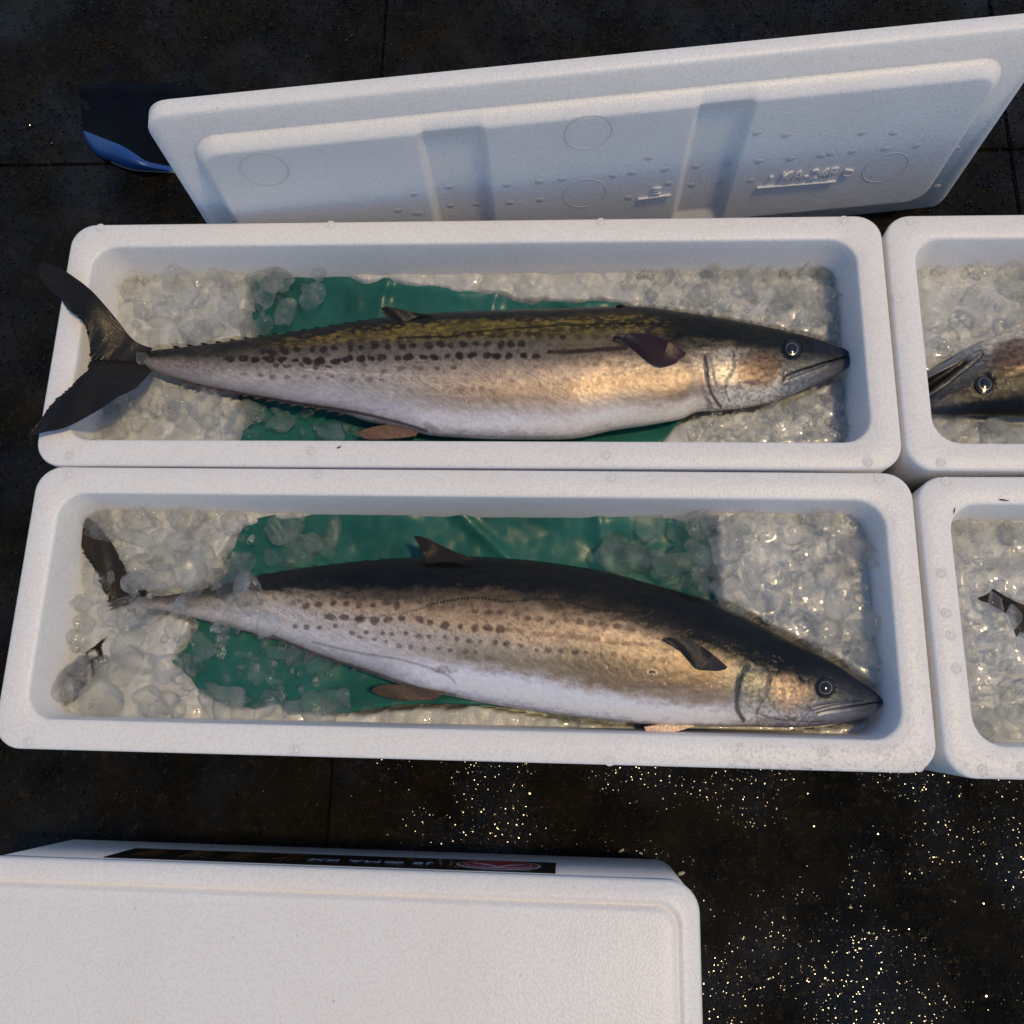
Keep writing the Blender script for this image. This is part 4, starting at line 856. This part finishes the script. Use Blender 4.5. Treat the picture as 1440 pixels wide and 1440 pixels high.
for ri, (bx, poly, ztop, n, size, nb, label, grp, av) in enumerate(REG):
    fishpoly = [OUT_A] if bx == 'a' else ([OUT_B] if bx == 'b' and ztop < -.025 else [])
    pts = scatter(poly, int(round(n*.76)), size*1209*.80, 200+ri, av+fishpoly); r_ = np.random.default_rng(300+ri)
    Pp = np.array(poly); xa, xb_ = Pp[:, 0].min(), Pp[:, 0].max(); ya, yb_ = Pp[:, 1].min(), Pp[:, 1].max()
    for x, y in pts:
        k_ = r_.uniform(.6, 1.5); s = size*k_; P = px(x, y, ztop+r_.uniform(-.012, .004)); P = cl_box(bx, P, s*.55); ci = r_.integers(len(CH))
        o = bpy.data.objects.new('ice_chunk', CH[ci]); C.objects.link(o); o.location = P; o.scale = (s, s, s*.9); o.rotation_euler = (r_.uniform(-.6, .6), r_.uniform(-.6, .6), r_.uniform(0, 6.28))
        sz = 'small' if k_ < .88 else ('large' if k_ > 1.2 else 'middling'); lk = 'clear' if ci % 3 else 'frosted'
        hx = ('left end', 'middle', 'right end')[min(2, int(3*(x-xa)/(xb_-xa)))]; hy = 'far side' if y < (ya+yb_)/2 else 'near side'
        tag(o, '%s %s ice chunk, %s %s, %s' % (sz, lk, hx, hy, label), 'ice', grp); cnt += 1
    for x, y in scatter(poly, int(nb*(.4 if size > .0135 else .8)), 5., 400+ri, av+fishpoly):
        s = r_.uniform(.0035, .0085)*(1.4 if size > .014 else 1.); P = px(x, y, ztop-.012+r_.uniform(-.008, .008)); bits[bx].append((cl_box(bx, P, s*.6), s, r_.integers(8), rand_rot(r_)))
print('chunks', cnt)
SHEET_POLY = {'a': [(352,392),(430,385),(560,393),(640,405),(740,415),(880,424),(960,445),(965,584),(925,624),(330,628)],
              'b': [(338,735),(480,719),(700,711),(860,721),(1005,733),(1010,1022),(640,990),(470,1004),(300,985),(240,930)]}
def slush(which, xr=(.0, 1.)):
    """the packed wet ice the chunks lie in"""
    bx = dict(a=A0, b=B0, c=C0, d=D0)[which]; r_ = np.random.default_rng(ord(which))
    x0, x1 = bx[0]+.0335+.925*xr[0]+.004, bx[0]+.0335+.933*xr[1]-.004; y0, y1 = bx[1]+.036, bx[1]+W-.036
    nx = int((x1-x0)/.0024); ny = int((y1-y0)/.0024)
    X, Y = np.meshgrid(np.linspace(x0, x1, nx), np.linspace(y0, y1, ny), indexing='ij')
    base = np.full_like(X, -.064); PX, PY = pr(np.stack([X, Y, np.full_like(X, -.06)], -1))
    for (b, poly, ztop, n, size, nb, label, grp, av) in REG:
        if b != which or ztop > -.025: continue
        P = np.array(poly+[poly[0]], float); ins = inside(PX, PY, poly); dd = poly_dist(PX.ravel(), PY.ravel(), P).reshape(PX.shape); sdf = np.where(ins, dd, -dd)
        on_sheet = label.startswith('on green')
        if on_sheet: continue
        base = np.maximum(base, -.096+(ztop-.012+.096)*smooth01((sdf+55)/60))
    if which in SHEET_POLY:
        ins = inside(PX, PY, SHEET_POLY[which]); P = np.array(SHEET_POLY[which]+[SHEET_POLY[which][0]], float); dd = poly_dist(PX.ravel(), PY.ravel(), P).reshape(PX.shape); sdf = np.where(ins, dd, -dd)
        k = smooth01((sdf+9-18*(fnoise(PX/32, PY/26, 90, 3)-.25).clip(0))/14); base = base*(1-k)+np.minimum(base, -.097)*k
    fo = FISH_A if which in 'a' else FISH_B
    if which in 'ab':
        ins = inside(PX, PY, outline(fo, 6)); base = np.where(ins, np.minimum(base, -.090 if which == 'a' else -.088), base)
        if which == 'a':
            ins = inside(PX, PY, TAIL_A); base = np.where(ins, np.minimum(base, -.062), base)
    lum = np.zeros_like(X); nl = int(2600*(x1-x0))
    cx = r_.uniform(x0, x1, nl); cy = r_.uniform(y0, y1, nl); cr = r_.uniform(.005, .018, nl); ch = r_.uniform(.15, .38, nl)*cr*(1. if which in 'a' else .7)
    for a, b, c_, h_ in zip(cx, cy, cr, ch):
        i0, i1 = np.searchsorted(X[:, 0], [a-c_, a+c_]); j0, j1 = np.searchsorted(Y[0], [b-c_, b+c_])
        q = ((X[i0:i1, j0:j1]-a)**2+(Y[i0:i1, j0:j1]-b)**2)/c_**2; lum[i0:i1, j0:j1] = np.maximum(lum[i0:i1, j0:j1], h_*np.sqrt(np.clip(1-q, 0, 1)))
    Z = base+lum-.004
    V = np.stack([X, Y, Z], -1).reshape(-1, 3); idx = np.arange(nx*ny).reshape(nx, ny)
    Q = np.stack([idx[:-1, :-1], idx[1:, :-1], idx[1:, 1:], idx[:-1, 1:]], -1).reshape(-1, 4)
    return V, Q
names = {'a': 'upper left', 'b': 'lower left', 'c': 'upper right', 'd': 'lower right'}
for w in 'abcd':
    V, Q = slush(w, (0, 1))
    o = obj('packed_ice', mesh_np('packed_ice', V, Q), SLUSH); tag(o, 'packed wet ice filling the %s foam box' % names[w], 'ice', None, 'stuff')
    Vs, Ts, off = [], [], 0
    for P, s, k, Rr in bits[w]:
        v, q = SMD[k]; Vs.append((v*s) @ Rr.T+P); Ts.append(q+off); off += len(v)
    o = obj('crushed_ice', mesh_np('crushed_ice', np.concatenate(Vs), np.concatenate(Ts)), ICEF); tag(o, 'loose crushed ice bits between the chunks in the %s foam box' % names[w], 'ice', None, 'stuff')

o = bpy.data.objects.new('ice_chunk', CH[1]); C.objects.link(o); o.location = px(199, 503, -.004); o.scale = (.0125, .0085, .007); o.rotation_euler = (.2, .1, .5)
tag(o, 'clear ice lump lying on the fork of the tail that hangs over the rim', 'ice')

for i_, (x, y, s_, lb) in enumerate(((1398, 846, .013, 'on the upper tail tip'), (1424, 868, .014, 'on the tail fork'), (1436, 838, .012, 'above the tail root at the frame edge'), (1405, 895, .013, 'on the lower tail tip'),
                            (1432, 905, .012, 'below the tail root at the frame edge'), (1388, 872, .010, 'left of the tail fork'), (1416, 886, .007, 'smallest, on the lower tail blade'))):
    o = bpy.data.objects.new('ice_chunk', CH[(i_*5+1) % 18]); C.objects.link(o); o.location = px(x, y, -.034); o.scale = (s_, s_*.9, s_*.7); o.rotation_euler = (.3*i_, .2*i_, 1.1*i_)
    tag(o, 'clear ice chunk, lower right box, '+lb, 'ice', 'ice chunks over the tail in the lower right box')
# ------------------------------------------------------------------ water beads and specks on the rims
def droplets():
    r_ = np.random.default_rng(77); pts = []
    def put(x0, x1, y0, y1, n, smin, smax):
        for _ in range(n): pts.append((r_.uniform(x0, x1), r_.uniform(y0, y1), r_.uniform(smin, smax)))
    put(1010, 1312, 1046, 1084, 420, .0007, .0019); put(620, 1000, 1052, 1072, 120, .0005, .0012); put(1275, 1315, 900, 1050, 130, .0005, .0013)
    put(60, 1230, 640, 655, 60, .0006, .0015); put(1345, 1436, 1056, 1094, 110, .0006, .0015); put(20, 500, 1022, 1048, 40, .0005, .0013); put(130, 1180, 314, 338, 40, .0005, .0013)
    v, q = SMD[0]; bm = bmesh.new(); bmesh.ops.create_icosphere(bm, subdivisions=2, radius=1); me = bpy.data.meshes.new('d'); bm.to_mesh(me); bm.free(); v, q = sm_data(me)
    Vs, Ts, off = [], [], 0
    for x, y, s_ in pts:
        Vs.append(v*np.array([s_*r_.uniform(.8, 1.4), s_*r_.uniform(.8, 1.4), s_*.75])+px(x, y, 0)+np.array([0, 0, s_*.12])); Ts.append(q+off); off += len(v)
    t = NT('water'); fr = t.n('Fresnel'); fr.inputs['IOR'].default_value = 1.33; gl = t.n('BsdfGlossy'); gl.inputs['Roughness'].default_value = .04
    tr = t.n('BsdfTransparent'); tr.inputs[0].default_value = (.96,.96,.96, 1); geo = t.n('NewGeometry'); mx = t.n('MixShader'); t.l(t.math('MULTIPLY', fr.outputs[0], t.math('SUBTRACT', 1., geo.outputs['Backfacing'])), mx.inputs[0]); t.l(tr.outputs[0], mx.inputs[1]); t.l(gl.outputs[0], mx.inputs[2])
    tag(obj('water_beads', mesh_np('water_beads', np.concatenate(Vs), np.concatenate(Ts)), t.done(mx.outputs[0])), 'water beads sitting on the white box rims', 'water', None, 'stuff')
droplets()
DIRT = m_simple('dark_scrap', (.03,.024,.018), .5)
for x, y, sx, sy, a, lb in ((477, 629, .0026, .0014, .4, 'dark speck on the rim between the two boxes, left of centre'), (1411, 703, .0050, .0012, -.05, 'thin dark splinter on the rim of the lower right box'),
                            (1342, 718, .0040, .0007, 1.3, 'fine dark fibre at the corner of the lower right box mouth'), (330, 311, .0012, .0010, .3, 'tiny dark crumb on the far rim of the upper left box')):
    me = chunk_mesh(int(x), 2, 2); me.name = 'debris'; me.materials.append(DIRT); o = obj('debris', me, None, None, px(x, y, .0006)); o.scale = (sx, sy, .0008); o.rotation_euler = (0, 0, a); tag(o, lb, 'debris')
for x, y, s_, lb in ((874, 1196, .0040, 'pale grit lump on the wet floor behind the closed box'), (958, 1228, .0042, 'pale grit lump on the wet floor at the corner of the closed box')):
    me = chunk_mesh(int(x), 2, 2); me.name = 'pebble'; me.materials.append(m_simple('pale_stone', (.35,.33,.24), .5)); o = obj('pebble', me, None, None, px(x, y, FLOOR+.002)); o.scale = (s_, s_*.55, s_*.5); o.rotation_euler = (0, 0, .4); tag(o, lb, 'pebble')
